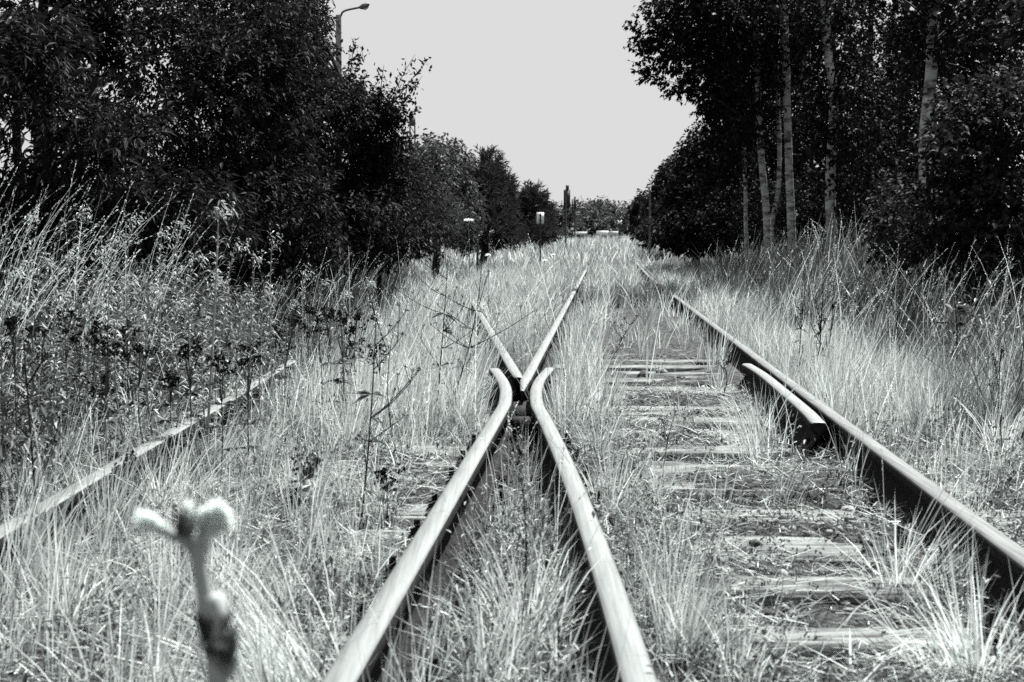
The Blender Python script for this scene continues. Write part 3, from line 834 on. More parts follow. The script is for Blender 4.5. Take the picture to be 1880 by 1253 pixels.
dry_weed(700, 900, 712, 862, 'tiny dark-headed stalk near the middle left sleepers', 20, 2, .003, .3, 0)

def spire(bpx, bpy, tpx, tpy, label, seed, nl=120, ll=.09, rad0=.006, nod=.12, dark=False, ydepth=None, pale=False):
    """leafy unbranched spire (goldenrod-like) with a nodding tip"""
    r = np.random.default_rng(seed)
    base = PG(bpx, bpy) if ydepth is None else P(bpx, bpy, ydepth)
    top = P(tpx, tpy, base[1]); base[2] = gz(base[0], base[1]) - .01
    root = empty('leafy_spire', tuple(base)); H = np.linalg.norm(top - base)
    tag(root, label, 'weed', 'leafy upright weeds in the left thicket' if tpx < 940 else 'leafy upright weeds right of the line')
    d = top - base
    main = curve_pts((0, 0, 0), d, (r.normal(0, .02) - .02, 0, 0), 14)
    m = MB(); m.tube(main, np.linspace(rad0, rad0 * .4, 14), 5, rnd=.6)
    m.build('stem', M['stem_p'] if pale else M['spire'] if not dark else M['stem'], root)
    t = np.sort(r.uniform(.12, 1, nl)); f = t * 13; i = np.clip(f.astype(int), 0, 12)
    s = main[i] + (main[i + 1] - main[i]) * (f - i)[:, None]
    az = np.arange(nl) * 2.4 + r.normal(0, .3, nl)
    up = .55 * t + .1
    u = norm(np.stack([np.cos(az), np.sin(az), up + r.normal(0, .15, nl)], 1))
    l = ll * (1.15 - .65 * t ** 2) * r.uniform(.7, 1.15, nl)
    # two-section leaves so that they arch
    mid = s + u * (l * .55)[:, None]
    u2 = norm(u - np.array([0, 0, 1.0]) * r.uniform(.5, 1.0, nl)[:, None]); tip = mid + u2 * (l * .5)[:, None]
    sd = norm(np.cross(u, np.array([0, 0, 1.0]))); w = (l * .13)[:, None]
    V = np.stack([s, mid + sd * w / 2, tip, mid - sd * w / 2], 1).reshape(-1, 3)
    b = np.arange(nl)[:, None] * 4
    T = np.concatenate([b + np.array([[0, 1, 3]]), b + np.array([[1, 2, 3]])], 0)
    lf = MB(); lf.add(V, T, np.repeat(r.uniform(0, 1, nl), 4)); tag(lf.build('leaves', M['spire'], root), kind='stuff')
    # nodding tuft of buds
    k = 36
    pos = main[-1] + r.normal(0, 1, (k, 3)) * np.array([.022, .022, .022]) * (H / .9) + np.array([nod * .2, 0, 0])
    u = norm(r.normal(0, 1, (k, 3)) + [.4, 0, -.2]); l2 = r.uniform(.2, .5, k) * ll
    Vl, T, Rl = leaves(r, pos, u, np.tile([[0, 0, 1.0]], (k, 1)), l2, l2 * .25, r.uniform(.4, 1, k), .3)
    hd = MB(); hd.add(Vl, T, Rl); tag(hd.build('flower_tuft', M['spire'], root), kind='stuff')

SP = [(372, 402, 385, 130, .085, 7.2), (352, 352, 470, 110, .07, 6.8), (418, 432, 448, 110, .07, 7.4), (455, 468, 470, 100, .06, 7.6), (505, 500, 438, 110, .065, 7.6),
      (300, 296, 430, 100, .08, 7.6), (255, 240, 405, 100, .08, 7.8), (205, 208, 440, 100, .08, 7.0), (160, 178, 455, 100, .08, 7.2), (110, 128, 470, 100, .08, 6.6),
      (60, 78, 480, 100, .08, 6.4), (20, 24, 500, 100, .08, 6.2), (545, 556, 500, 90, .06, 8.2), (130, 150, 390, 100, .09, 8.4), (40, 52, 400, 100, .09, 8.2), (330, 326, 410, 100, .08, 8.2),
      (385, 388, 520, 90, .06, 6.4), (440, 446, 545, 90, .06, 6.6), (280, 275, 530, 90, .07, 6.6), (228, 224, 520, 90, .07, 6.4), (95, 100, 545, 90, .07, 5.8), (10, 5, 560, 90, .07, 5.6),
      (160, 166, 555, 90, .07, 6.0), (480, 486, 535, 80, .06, 7.0), (530, 532, 560, 80, .055, 7.4), (320, 318, 560, 80, .06, 6.2), (585, 590, 520, 80, .06, 8.6), (620, 628, 540, 80, .06, 8.4)]
SPS = sorted(SP, key=lambda q: q[1])
for k, q in enumerate(SPS):
    if q[0] == 372: lab = 'tallest pale leafy spire with a nodding crown, standing before the dark bushes'
    else: lab = 'leafy grey spire in the left thicket, %s from the left edge' % ORD[k]
    spire(q[0], 640, q[1], q[2], lab, 200 + k, q[3], q[4], ydepth=q[5] - (1.2 if q[0] == 372 else 0), rad0=.007 if q[0] == 372 else .005, pale=q[0] == 372)
spire(735, 720, 672, 520, 'dark leafy spire leaning left with a pale tip, left of the crossing', 240, 110, .085, .007, dark=True)
spire(1030, 640, 1000, 560, 'small leafy weed growing inside the fork of the point', 241, 60, .07)
spire(948, 660, 958, 600, 'low dark leafy weed where the point rails part', 242, 50, .06)
spire(730, 850, 722, 610, 'dark leafy stem behind the tall branching weed at left', 243, 60, .06, .004)

def headed(px, py, hz, label, seed, group='dark-headed weeds in the left thicket', Yd=None):
    """stem with a flat cluster of dark buds"""
    r = np.random.default_rng(seed)
    base = PG(px, py + hz) if Yd is None else P(px, py, Yd); top = P(px, py, base[1]); base[2] = gz(base[0], base[1]) - .01
    root = empty('seed_head_weed', tuple(base)); H = top[2] - base[2]; sc = base[1] / 7.0
    tag(root, label, 'weed', group)
    m = MB(); main = curve_pts((0, 0, 0), top - base, (r.normal(0, .02), 0, 0), 7)
    m.tube(main, np.linspace(.003, .0016, 7), 4, rnd=.5)
    k = 8; ends = main[-1] + np.stack([r.normal(0, .028, k), r.normal(0, .03, k), r.normal(-.01, .022, k)], 1)
    for e in ends: m.tube([main[4], (main[5] + e) / 2, e], .0014, 3, rnd=.5)
    n = 34; t = r.uniform(.15, .95, n); s = main[(t * 6).astype(int)]
    m.build('stem', M['herb'], root)
    q = 16
    pos = np.repeat(ends, q, 0) + r.normal(0, .008, (k * q, 3)); u = norm(r.normal(0, 1, (k * q, 3)) + [0, 0, .3]); l = r.uniform(.010, .021, k * q)
    Vl, T, Rl = leaves(r, pos, u, norm(r.normal(0, 1, pos.shape)), l, l * .7, r.uniform(0, 1, k * q))
    hd = MB(); hd.add(Vl, T, Rl); tag(hd.build('seed_heads', M['seed'], root), kind='stuff')
    az = r.uniform(0, 2 * pi, n); u = norm(np.stack([np.cos(az), np.sin(az), r.uniform(-.2, .6, n)], 1)); l = r.uniform(.04, .08, n)
    Vl, T, Rl = leaves(r, s, u, np.tile([[0, 0, 1.0]], (n, 1)), l, l * .28, r.uniform(0, 1, n), .2)
    lf = MB(); lf.add(Vl, T, Rl); tag(lf.build('leaves', M['herb'], root), kind='stuff')
HD = [(28, 590, 90), (75, 605, 95), (120, 585, 90), (150, 620, 100), (178, 600, 90), (200, 640, 100), (235, 612, 90), (265, 650, 100), (310, 690, 90), (185, 712, 100), (235, 850, 130),
      (542, 588, 90), (562, 562, 85), (580, 600, 90), (598, 575, 85), (520, 625, 90), (508, 605, 90), (625, 585, 85), (642, 610, 85), (655, 575, 80), (690, 645, 90), (602, 490, 60), (560, 850, 120), (710, 875, 90), (640, 640, 90), (455, 650, 95), (345, 640, 95), (400, 660, 90), (780, 470, 50), (745, 475, 50)]
for k, s in enumerate(sorted(HD)):
    headed(s[0], s[1], s[2], 'weed with a cluster of dark seed heads left of the crossing, %s from the left' % ORD[k], 300 + k, Yd=(5.4 + (k * 37 % 13) / 13 * 1.6 if s[0] < 480 else 7.0 + (k * 29 % 11) / 11 * 1.6) if 540 < s[1] < 720 else None)

def umbel(px, py, drop, label, seed, rr=.045, ydepth=None):
    r = np.random.default_rng(seed)
    base = PG(px, py + drop) if ydepth is None else P(px, py, ydepth)
    top = P(px, py, base[1]); base[2] = gz(base[0], base[1]) - .01
    root = empty('white_umbel', tuple(base)); tag(root, label, 'wildflower', 'white wildflowers in the grass')
    m = MB(); main = curve_pts((0, 0, 0), top - base - [0, 0, .03], (.01, 0, 0), 6); m.tube(main, .003, 4, rnd=.6)
    k = 22; a = np.arange(k) * 2.4; q = np.sqrt(np.arange(k) / k) * rr
    ends = (top - base) + np.stack([q * np.cos(a), q * np.sin(a), -.15 * q], 1)
    for e in ends: m.tube([main[-1], e], .0012, 3, rnd=.6)
    m.build('stem', M['spire'], root)
    pos = np.repeat(ends, 14, 0) + r.normal(0, .006, (k * 14, 3)); u = norm(r.normal(0, 1, pos.shape) * [1, 1, .4]); l = r.uniform(.006, .012, len(pos))
    Vl, T, Rl = leaves(r, pos, u, np.tile([[0, 0, 1.0]], (len(pos), 1)), l, l * .8, r.uniform(0, 1, len(pos)))
    h = MB(); h.add(Vl, T, Rl); h.build('flower_head', M['fluff'], root)
umbel(860, 403, 45, 'white flat flower umbel standing high before the pole at left', 1, .05, 16)
umbel(694, 593, 60, 'white fluffy flower in the thicket left of the crossing', 2, .03)
umbel(896, 468, 25, 'drooping white umbel above the left leg of the point', 3, .03, 18)
umbel(1016, 468, 25, 'small white umbel far back left of the track', 4, .03, 26)
umbel(1000, 478, 25, 'pale umbel just below the small white one far back', 5, .03, 24)
umbel(1390, 578, 40, 'tiny white flower beside the far running rail', 6, .02)

# foreground plant, close to the lens
def front_plant():
    r = np.random.default_rng(5)
    Yd = .95
    base = P(392, 1253, Yd); base[1] = Yd; base[2] = gz(base[0], Yd) - .01
    root = empty('seeding_thistle', tuple(base))
    tag(root, 'blurred thistle-like plant with white woolly seed heads close to the lens', 'thistle')
    L = lambda px, py, dy=0: P(px, py, Yd + dy) - base
    m = MB()
    m.tube(bez([(0, 0, 0), L(400, 1253), L(385, 1150), L(372, 1075), L(362, 1010)], 24), np.linspace(.0085, .0046, 24)[:len(bez([(0, 0, 0), L(400, 1253), L(385, 1150), L(372, 1075), L(362, 1010)], 24))], 8, rnd=.95)
    m.tube(bez([L(362, 1030), L(345, 1000), L(310, 978), L(275, 960)], 12), .0036, 6, rnd=.95)
    m.tube(bez([L(362, 1015), L(372, 985), L(385, 965)], 8), .0045, 6, rnd=.95)
    m.tube(bez([L(358, 1020), L(346, 985), L(342, 945)], 8), .0036, 6, rnd=.3)
    m.build('stem', M['stem_p'], root)
    def puff(c, rad_, n, nm, mat, flat=1.0):
        d = norm(r.normal(0, 1, (n, 3))); d[:, 2] *= flat
        l = r.uniform(.5, 1.25, n) * rad_ * (.75 + .5 * noise(d[:, 0] * 2 + 7, d[:, 1] * 2 + 7, d[:, 2] * 2 + 7, 9))
        Vl, T, Rl = leaves(r, np.repeat(c[None], n, 0), d, norm(r.normal(0, 1, (n, 3))), l, l * .22, r.uniform(0, 1, n))
        h = MB(); h.add(Vl, T, Rl)
        a, b_ = np.meshgrid(np.linspace(0, 2 * pi, 13)[:-1], np.linspace(.15, pi - .15, 8))
        sp = np.stack([np.sin(b_) * np.cos(a), np.sin(b_) * np.sin(a), np.cos(b_) * flat], -1).reshape(-1, 3)
        sp = c + sp * rad_ * .62 * (.55 + .9 * noise(sp[:, :1] * 2.4 + 5 + c[0] * 99, sp[:, 1:2] * 2.4 + 5, sp[:, 2:] * 2.4 + 5, 3))
        i_, j_ = np.meshgrid(np.arange(12), np.arange(7)); q = (j_ * 12 + i_).ravel(); q2 = (j_ * 12 + (i_ + 1) % 12).ravel()
        h.add(sp, np.stack([q, q2, q2 + 12, q + 12], 1), .8)
        h.build(nm, mat, root)
    puff(L(262, 953), 0.0078, 320, 'seed_head', M['fluff'], 0.9)
    puff(L(278, 958), 0.0072, 300, 'seed_head', M['fluff'], 1.0)
    puff(L(296, 969), 0.0052, 220, 'seed_head', M['fluff'], 1.1)
    puff(L(316, 982), 0.0034, 140, 'seed_head', M['fluff'], 1.2)
    puff(L(398, 938), 0.0085, 380, 'seed_head', M['fluff'], 1.0)
    puff(L(409, 957), 0.0078, 340, 'seed_head', M['fluff'], 1.1)
    puff(L(378, 944), 0.0066, 280, 'seed_head', M['fluff'], 1.0)
    puff(L(388, 966), 0.0072, 300, 'seed_head', M['fluff'], 1.5)
    puff(L(372, 984), 0.0052, 220, 'seed_head', M['fluff'], 2.0)
    puff(L(380, 1003), 0.0048, 200, 'seed_head', M['fluff'], 1.6)
    puff(L(345, 936), 0.0048, 180, 'seed_head', M['fluff'], 1.6)
    puff(L(366, 1024), 0.0046, 180, 'seed_head', M['fluff'], 1.8)
    puff(L(369, 1052), 0.0036, 140, 'seed_head', M['fluff'], 2.0)
    puff(L(366, 1118), 0.0036, 160, 'seed_head', M['fluff'], 1.7)
    puff(L(373, 1178), .0066, 400, 'seed_head', M['fluff'])
    puff(L(408, 1172), .0035, 250, 'seed_head', M['fluff'])
    # dark bud and leaves low on the stem
    n = 170; t = r.uniform(0, 1, n)
    a = L(410, 1258); b = L(390, 1170)
    pos = a + (b - a) * t[:, None]; az = r.uniform(0, 2 * pi, n)
    u = norm(np.stack([np.cos(az) * .5, np.sin(az) * .5, np.full(n, .9)], 1)); l = r.uniform(.012, .03, n)
    Vl, T, Rl = leaves(r, pos, u, norm(r.normal(0, 1, (n, 3))), l, l * .3, r.uniform(0, 1, n))
    h = MB(); h.add(Vl, T, Rl); h.build('leaves', M['herb'], root)
    n = 46; pos = L(346, 985) + r.normal(0, .0025, (n, 3)); u = norm(np.stack([r.normal(-.1, .2, n), r.normal(0, .2, n), np.ones(n)], 1)); l = r.uniform(.008, .02, n)
    Vl, T, Rl = leaves(r, pos, u, norm(r.normal(0, 1, (n, 3))), l, l * .3, r.uniform(0, 1, n))
    h = MB(); h.add(Vl, T, Rl); h.build('bud', M['herb'], root)
front_plant()

# broad-leaved sapling at right
def sapling():
    r = np.random.default_rng(9)
    p = P(1752, 640, 8.6); base = np.array([p[0], 8.6, float(gz(p[0], 8.6)) - .01])
    root = empty('sapling', tuple(base)); tag(root, 'young broad-leaved sapling in the dark grass at the right', 'sapling')
    top = P(1752, 545, 8.6) - base
    m = MB(); mn_ = curve_pts((0, 0, 0), top, (.02, 0, 0), 8); m.tube(mn_, np.linspace(.006, .003, 8), 5, rnd=.4); m.build('stem', M['stem'], root)
    n = 30; t = r.uniform(.3, 1, n); s = mn_[(t * 7).astype(int)]; az = r.uniform(0, 2 * pi, n)
    u = norm(np.stack([np.cos(az), np.sin(az), r.uniform(-.1, .8, n)], 1)); l = r.uniform(.07, .13, n)
    Vl, T, Rl = leaves(r, s + u * .02, u, np.tile([[0, 0, 1.0]], (n, 1)), l, l * .5, r.uniform(.3, 1, n), .25)
    h = MB(); h.add(Vl, T, Rl); h.build('leaves', M['leafF'], root)
sapling()

# ------------------------------------------------------------------ trees and shrubs
def crown_points(r, blobs, seed, gap=.42, freq=1.6, shell=2.0):
    out = []
    for (c, rad3, n) in blobs:
        c = np.array(c); rad3 = np.array(rad3)
        d = norm(r.normal(0, 1, (n, 3))); q = r.uniform(0, 1, n) ** (1 / (3 * shell * .5))
        p = c + d * q[:, None] * rad3 * (1 + .22 * (noise(d[:, 0] * 2.2 + 9, d[:, 1] * 2.2 + 9, d[:, 2] * 2.2 + 9, seed)[:, None] - .5) * 2)
        k = noise(p[:, 0] * freq, p[:, 1] * freq, p[:, 2] * freq, seed + 1) > gap
        out.append(np.concatenate([p[k], (d * [1, 1, .8] + [0, 0, .35])[k]], 1))
    o = np.concatenate(out)
    return o[:, :3], norm(o[:, 3:])

def shoot_leaves(r, P0, axis, nl, sl, ll, lw, droop=.35, out=.9):
    n = len(P0); m = n * nl
    axis = norm(axis + r.normal(0, .35, axis.shape))
    t = r.uniform(0, 1, (n, nl))
    pos = P0[:, None] + axis[:, None] * (t * sl)[..., None]
    ref = norm(np.cross(axis, np.array([.3, .2, 1.0]))); ref2 = np.cross(axis, ref)
    az = r.uniform(0, 2 * pi, (n, nl))
    rad_ = ref[:, None] * np.cos(az)[..., None] + ref2[:, None] * np.sin(az)[..., None]
    u = norm(axis[:, None] * (.35 + .5 * t[..., None]) + rad_ * out - np.array([0, 0, droop]))
    l = r.uniform(.65, 1.15, m) * ll
    shade = np.repeat(r.uniform(0, .6, n), nl) + r.uniform(0, .4, m)
    return leaves(r, pos.reshape(-1, 3), u.reshape(-1, 3), norm(np.array([0, 0, 1.0]) + r.normal(0, .35, (m, 3))), l, l * lw, shade, .18)

def tree(name, label, cat, group, base, trunk, blobs, mat, nl=8, sl=.25, ll=.08, lw=.35, seed=0, gap=.42, freq=1.6, droop=.35, bark='bark',
         limbs=24, limb_r=.02, shell=2.0, out=.9, trunk_from=.35):
    """trunk: list of (points, r0, r1) in world coordinates"""
    r = np.random.default_rng(seed)
    base = np.array(base, float)
    root = empty(name, tuple(base)); tag(root, label, cat, group)
    ends = []
    for (pts, r0, r1) in trunk:
        c = bez(np.array(pts, float) - base, 30)
        c += np.stack([noise(c[:, 2] * 1.1, seed, 0, 5) - .5, noise(c[:, 2] * 1.1, seed + 3, 0, 6) - .5, 0 * c[:, 2]], 1) * r0 * .8
        m = MB(); rr = np.linspace(r0, r1, len(c)); rr[0] *= 1.25
        m.tube(c, rr, 10, rnd=.5); o = m.build('trunk', M[bark], root, True); ends.append(c); trunk0 = o if len(ends) == 1 else trunk0
    p, ax = crown_points(r, blobs, seed * 7 + 1, gap, freq, shell)
    V, T, R = shoot_leaves(r, p - base, ax, nl, sl, ll, lw, droop, out)
    m = MB(); m.add(V, T, R); tag(m.build('crown', M[mat], root), kind='stuff')
    if limbs:
        m = MB()
        for i in r.integers(0, len(p), limbs):
            tr = ends[r.integers(0, len(ends))]
            e = p[i] - base
            zc = tr[:, 2]; want = e[2] - np.hypot(*(e[:2] - tr[-1][:2])) * .6
            j = int(np.clip(np.argmin(np.abs(zc - want)), len(tr) * trunk_from, len(tr) - 1))
            s = tr[j]; L = np.linalg.norm(e - s)
            m.tube(curve_pts(s, e, (0, 0, L * .08), 6), np.linspace(limb_r, limb_r * .2, 6), 5, rnd=.5)
        tag(m.build('branches', M['bark'], trunk0), kind='stuff')
    return root

def px_blob(px, py, Y, rpx, rpy, ry, n):
    c = P(px, py, Y); s = Y / F_PX
    return (c, (rpx * s, ry, rpy * s), n)

def gnd(px, Y):
    x = (px - CX) / F_PX * Y
    return np.array([x, Y, float(gz(x, Y)) - .05])

def stem_to(px, Y, tpx, tpy, r0=.05, r1=.02, mid=None):
    b = gnd(px, Y); t = P(tpx, tpy, Y)
    return ([b, b + (t - b) * .35 + [.05, 0, 0], b + (t - b) * .7 - [.04, 0, 0], t], r0, r1)

LG = 'bushes and trees along the left side'
# left side, near to far
tree('shrub', 'broad shrub with long drooping leaves at the far left behind tall grass', 'shrub', LG, gnd(90, 9.6),
     [stem_to(60, 9.6, 40, 120), stem_to(110, 9.7, 180, 140), stem_to(90, 9.8, 110, 60)],
     [px_blob(60, 230, 9.8, 210, 190, .8, 900), px_blob(220, 330, 9.6, 130, 120, .6, 520), px_blob(130, 110, 10, 110, 80, .6, 300), px_blob(330, 390, 9.8, 120, 70, .6, 300), px_blob(60, 420, 9.8, 160, 90, .6, 420)], 'leafA', 11, .16, .088, .25, 11, .40, 1.8, .5)
tree('tree', 'dark tree rising behind the left shrub with sky showing through its top', 'tree', LG, gnd(60, 14),
     [stem_to(60, 14, 80, -60, .10, .04)],
     [px_blob(40, 20, 14, 220, 130, 1.4, 800), px_blob(280, 0, 14, 160, 120, 1.2, 700), px_blob(200, 160, 14.5, 260, 130, 1.0, 800)], 'leafB', 9, .25, .085, .5, 12, .40, 1.5)
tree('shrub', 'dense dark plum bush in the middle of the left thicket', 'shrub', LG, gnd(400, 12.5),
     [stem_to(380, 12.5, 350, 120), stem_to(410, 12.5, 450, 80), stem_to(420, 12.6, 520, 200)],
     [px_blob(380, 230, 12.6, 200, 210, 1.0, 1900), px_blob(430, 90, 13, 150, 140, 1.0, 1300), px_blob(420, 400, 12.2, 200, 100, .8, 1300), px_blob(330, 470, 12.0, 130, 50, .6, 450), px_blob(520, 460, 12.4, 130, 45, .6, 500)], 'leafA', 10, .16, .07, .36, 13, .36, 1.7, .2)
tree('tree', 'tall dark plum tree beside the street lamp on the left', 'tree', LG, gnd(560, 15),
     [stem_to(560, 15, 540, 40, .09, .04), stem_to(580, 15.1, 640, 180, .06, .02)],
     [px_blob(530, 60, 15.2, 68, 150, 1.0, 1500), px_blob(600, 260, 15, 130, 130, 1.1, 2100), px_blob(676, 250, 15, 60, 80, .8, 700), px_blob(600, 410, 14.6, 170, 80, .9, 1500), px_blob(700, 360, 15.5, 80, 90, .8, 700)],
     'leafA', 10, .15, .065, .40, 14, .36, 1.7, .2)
# loose sprays of the plum tree reaching into the sky
def sprays():
    r = np.random.default_rng(77)
    base = gnd(690, 15.2)
    root = empty('sapling', tuple(base)); tag(root, 'slender plum sapling whose loose sprays stand against the sky left of centre', 'sapling', LG)
    m = MB(); lf = MB()
    st = P(690, 240, 15.2)
    m.tube(bez([base - base, (st - base) * .5 + [.05, 0, 0], st - base], 12), np.linspace(.03, .014, len(bez([base, base, st], 12))), 6, rnd=.5)
    for (px, py) in ((735, 150), (775, 140), (790, 105), (762, 100), (705, 120), (672, 130), (770, 195), (790, 250), (745, 195), (650, 70), (665, 90), (755, 170), (720, 180)):
        a = P(690 if px > 690 else 640, 235 if px > 690 else 180, 15.2) - base; e = P(px, py, 15.2 + r.normal(0, .3)) - base
        c = curve_pts(a, e, (0, 0, -.06 if py > 120 else .02), 9)
        m.tube(c, np.linspace(.008, .002, 9), 4, rnd=.5)
        n = 60; t = r.uniform(.4, 1, n); s = c[(t * 8).astype(int)] + r.normal(0, .035, (n, 3)); u = norm(r.normal(0, 1, (n, 3))); l = r.uniform(.04, .075, n)
        V, T, R = leaves(r, s, u, norm(r.normal(0, 1, (n, 3))), l, l * .45, r.uniform(0, 1, n)); lf.add(V, T, R)
    m.build('stem', M['bark'], root); lf.build('leaves', M['leafA'], root)
sprays()
tree('shrub', 'low dark bush filling the gap under the plum tree on the left', 'shrub', LG, gnd(640, 18), [stem_to(640, 18, 640, 330, .04)],
     [px_blob(640, 350, 18, 150, 90, 1.2, 1300), px_blob(480, 340, 18, 160, 110, 1.2, 1400), px_blob(740, 390, 19, 70, 60, .8, 620), px_blob(640, 430, 17.5, 150, 50, .8, 900)], 'leafA', 9, .2, .08, .4, 15, .30, 1.6)
tree('shrub', 'feathery grey shrub beside the lattice mast', 'shrub', LG, gnd(735, 24), [stem_to(725, 24, 725, 260, .04)],
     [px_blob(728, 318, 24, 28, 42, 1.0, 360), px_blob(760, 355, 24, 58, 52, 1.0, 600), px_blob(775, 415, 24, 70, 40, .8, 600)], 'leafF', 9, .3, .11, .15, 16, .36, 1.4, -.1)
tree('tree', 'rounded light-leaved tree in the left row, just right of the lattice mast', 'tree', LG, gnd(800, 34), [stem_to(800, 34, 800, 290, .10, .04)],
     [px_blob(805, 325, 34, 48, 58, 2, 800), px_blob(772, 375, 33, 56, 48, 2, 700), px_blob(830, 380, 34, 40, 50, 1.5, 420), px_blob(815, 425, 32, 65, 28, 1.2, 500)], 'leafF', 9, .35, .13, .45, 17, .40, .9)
tree('pine_tree', 'dark pine with a leaning crown in the left row', 'tree', LG, gnd(890, 42), [stem_to(885, 42, 888, 285, .12, .04)],
     [px_blob(885, 320, 42, 32, 40, 1.5, 420), px_blob(900, 365, 42, 38, 50, 1.8, 700), px_blob(858, 370, 42, 36, 48, 1.5, 480), px_blob(908, 405, 41, 32, 30, 1.4, 350), px_blob(885, 428, 40, 62, 24, 1.2, 420)], 'leafP', 14, .3, .22, .13, 18, .36, .8, -.3, out=.6)
tree('pine_tree', 'small dark pine left of the white sign plate', 'tree', LG, gnd(980, 70), [stem_to(980, 70, 980, 356, .12, .04)],
     [px_blob(976, 378, 70, 17, 25, 1.5, 300), px_blob(980, 406, 70, 26, 24, 1.8, 420), px_blob(955, 412, 70, 22, 22, 1.5, 300), px_blob(975, 432, 68, 40, 12, 1.5, 260)], 'leafP', 12, .45, .34, .15, 19, .36, .5, -.3, out=.6)
FG = 'trees closing the far end of the line'
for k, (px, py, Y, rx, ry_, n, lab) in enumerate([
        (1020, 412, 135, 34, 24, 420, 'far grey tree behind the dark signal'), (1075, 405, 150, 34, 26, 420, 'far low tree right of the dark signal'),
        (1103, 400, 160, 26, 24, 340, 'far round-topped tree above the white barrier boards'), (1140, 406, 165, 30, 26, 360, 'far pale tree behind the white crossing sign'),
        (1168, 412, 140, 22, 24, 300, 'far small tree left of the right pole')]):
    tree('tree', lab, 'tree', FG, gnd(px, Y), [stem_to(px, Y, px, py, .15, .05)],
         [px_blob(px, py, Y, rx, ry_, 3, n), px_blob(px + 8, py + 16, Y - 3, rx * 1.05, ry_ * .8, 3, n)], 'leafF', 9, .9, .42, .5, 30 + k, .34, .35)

RG = 'trees and bushes along the right side'
tree('tree', 'dark rounded tree at the far right row beside the pole', 'tree', RG, gnd(1225, 58), [stem_to(1225, 58, 1228, 320, .12, .04)],
     [px_blob(1240, 345, 58, 30, 45, 2.2, 620), px_blob(1214, 392, 58, 24, 40, 2, 420), px_blob(1250, 395, 56, 40, 42, 2, 520), px_blob(1225, 428, 55, 42, 18, 2, 300)], 'leafA', 9, .4, .2, .45, 41, .34, .7)
tree('tree', 'slim tree at the far end of the right row', 'tree', RG, gnd(1182, 85), [stem_to(1182, 85, 1182, 375, .1, .04)],
     [px_blob(1182, 395, 85, 16, 34, 1.6, 300), px_blob(1195, 418, 83, 22, 24, 1.5, 300)], 'leafA', 9, .5, .26, .45, 42, .36, .6)
tree('tree', 'dark full tree in the right row before the aspens', 'tree', RG, gnd(1275, 40), [stem_to(1275, 40, 1278, 250, .12, .05)],
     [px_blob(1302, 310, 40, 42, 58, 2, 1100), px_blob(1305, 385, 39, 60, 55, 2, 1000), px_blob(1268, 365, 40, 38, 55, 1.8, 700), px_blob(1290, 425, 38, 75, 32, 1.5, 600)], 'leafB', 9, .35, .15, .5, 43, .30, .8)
ASP = [
    (1372, 27, 1366, 300, 1350, 20, .050, .03, 'thin pale aspen trunk leaning left, leftmost of the grove'),
    (1408, 25, 1398, 280, 1378, -60, .085, .055, 'pale aspen trunk leaning left with black scars, second trunk of the grove'),
    (1416, 26, 1432, 300, 1418, -40, .060, .035, 'slim curved aspen trunk between the two thicker pale ones'),
    (1453, 24.5, 1446, 250, 1436, -80, .090, .065, 'thick straight pale aspen trunk in the middle of the grove'),
    (1487, 29, 1490, 200, 1500, -40, .060, .04, 'dim aspen trunk right behind the thick straight one'),
    (1532, 23, 1526, 200, 1512, -80, .110, .07, 'ivy-clad aspen trunk right of the grove centre'),
    (1590, 30, 1596, 200, 1600, -60, .080, .05, 'dark aspen trunk deep in the grove shade'),
    (1640, 28, 1655, 200, 1668, -60, .075, .05, 'dark thin aspen trunk left of the bright birch trunk'),
    (1702, 18, 1704, 150, 1714, -90, .100, .075, 'bright birch trunk rising above the hazel bush at the right'),
    (1800, 25, 1806, 200, 1815, -60, .090, .06, 'dark tree trunk hidden in leaves at the right edge')]
ABL = {0: [(1345, 240, 55, 110, 800), (1292, 140, 62, 85, 750)], 1: [(1275, 80, 95, 110, 1100), (1235, 40, 60, 80, 600), (1340, 170, 70, 110, 800)],
       2: [(1400, 60, 80, 110, 800)], 3: [(1340, 10, 90, 110, 900), (1460, 40, 70, 90, 560)], 4: [(1480, 200, 80, 190, 1300), (1440, 330, 60, 70, 420)], 5: [(1540, 60, 80, 110, 700), (1560, 250, 60, 150, 800)],
       6: [(1600, 280, 90, 150, 1300), (1620, 80, 80, 110, 650)], 7: [(1680, 220, 70, 170, 950), (1650, 40, 70, 90, 420)], 8: [(1760, 40, 90, 90, 620), (1640, -60, 110, 60, 400)], 9: [(1800, 80, 110, 120, 1000), (1760, 220, 100, 150, 1100)]}
for k, (bx, Y, mx_, my_, tx, ty, r0, r1, lab) in enumerate(ASP):
    b = gnd(bx, Y); mid = P(mx_, my_, Y); top = P(tx, ty, Y); top2 = top + (top - mid) * .7
    bl = [px_blob(x, y_, Y, rx, ry_, 1.5, n) for (x, y_, rx, ry_, n) in ABL[k]]
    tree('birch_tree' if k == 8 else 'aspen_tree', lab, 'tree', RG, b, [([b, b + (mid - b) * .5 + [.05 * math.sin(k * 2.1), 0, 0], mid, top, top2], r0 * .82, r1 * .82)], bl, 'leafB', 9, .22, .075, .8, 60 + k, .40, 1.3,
         .5, 'birch' if k in (0, 1, 2, 3, 5, 8) else 'bark', 26, .018, trunk_from=.55)
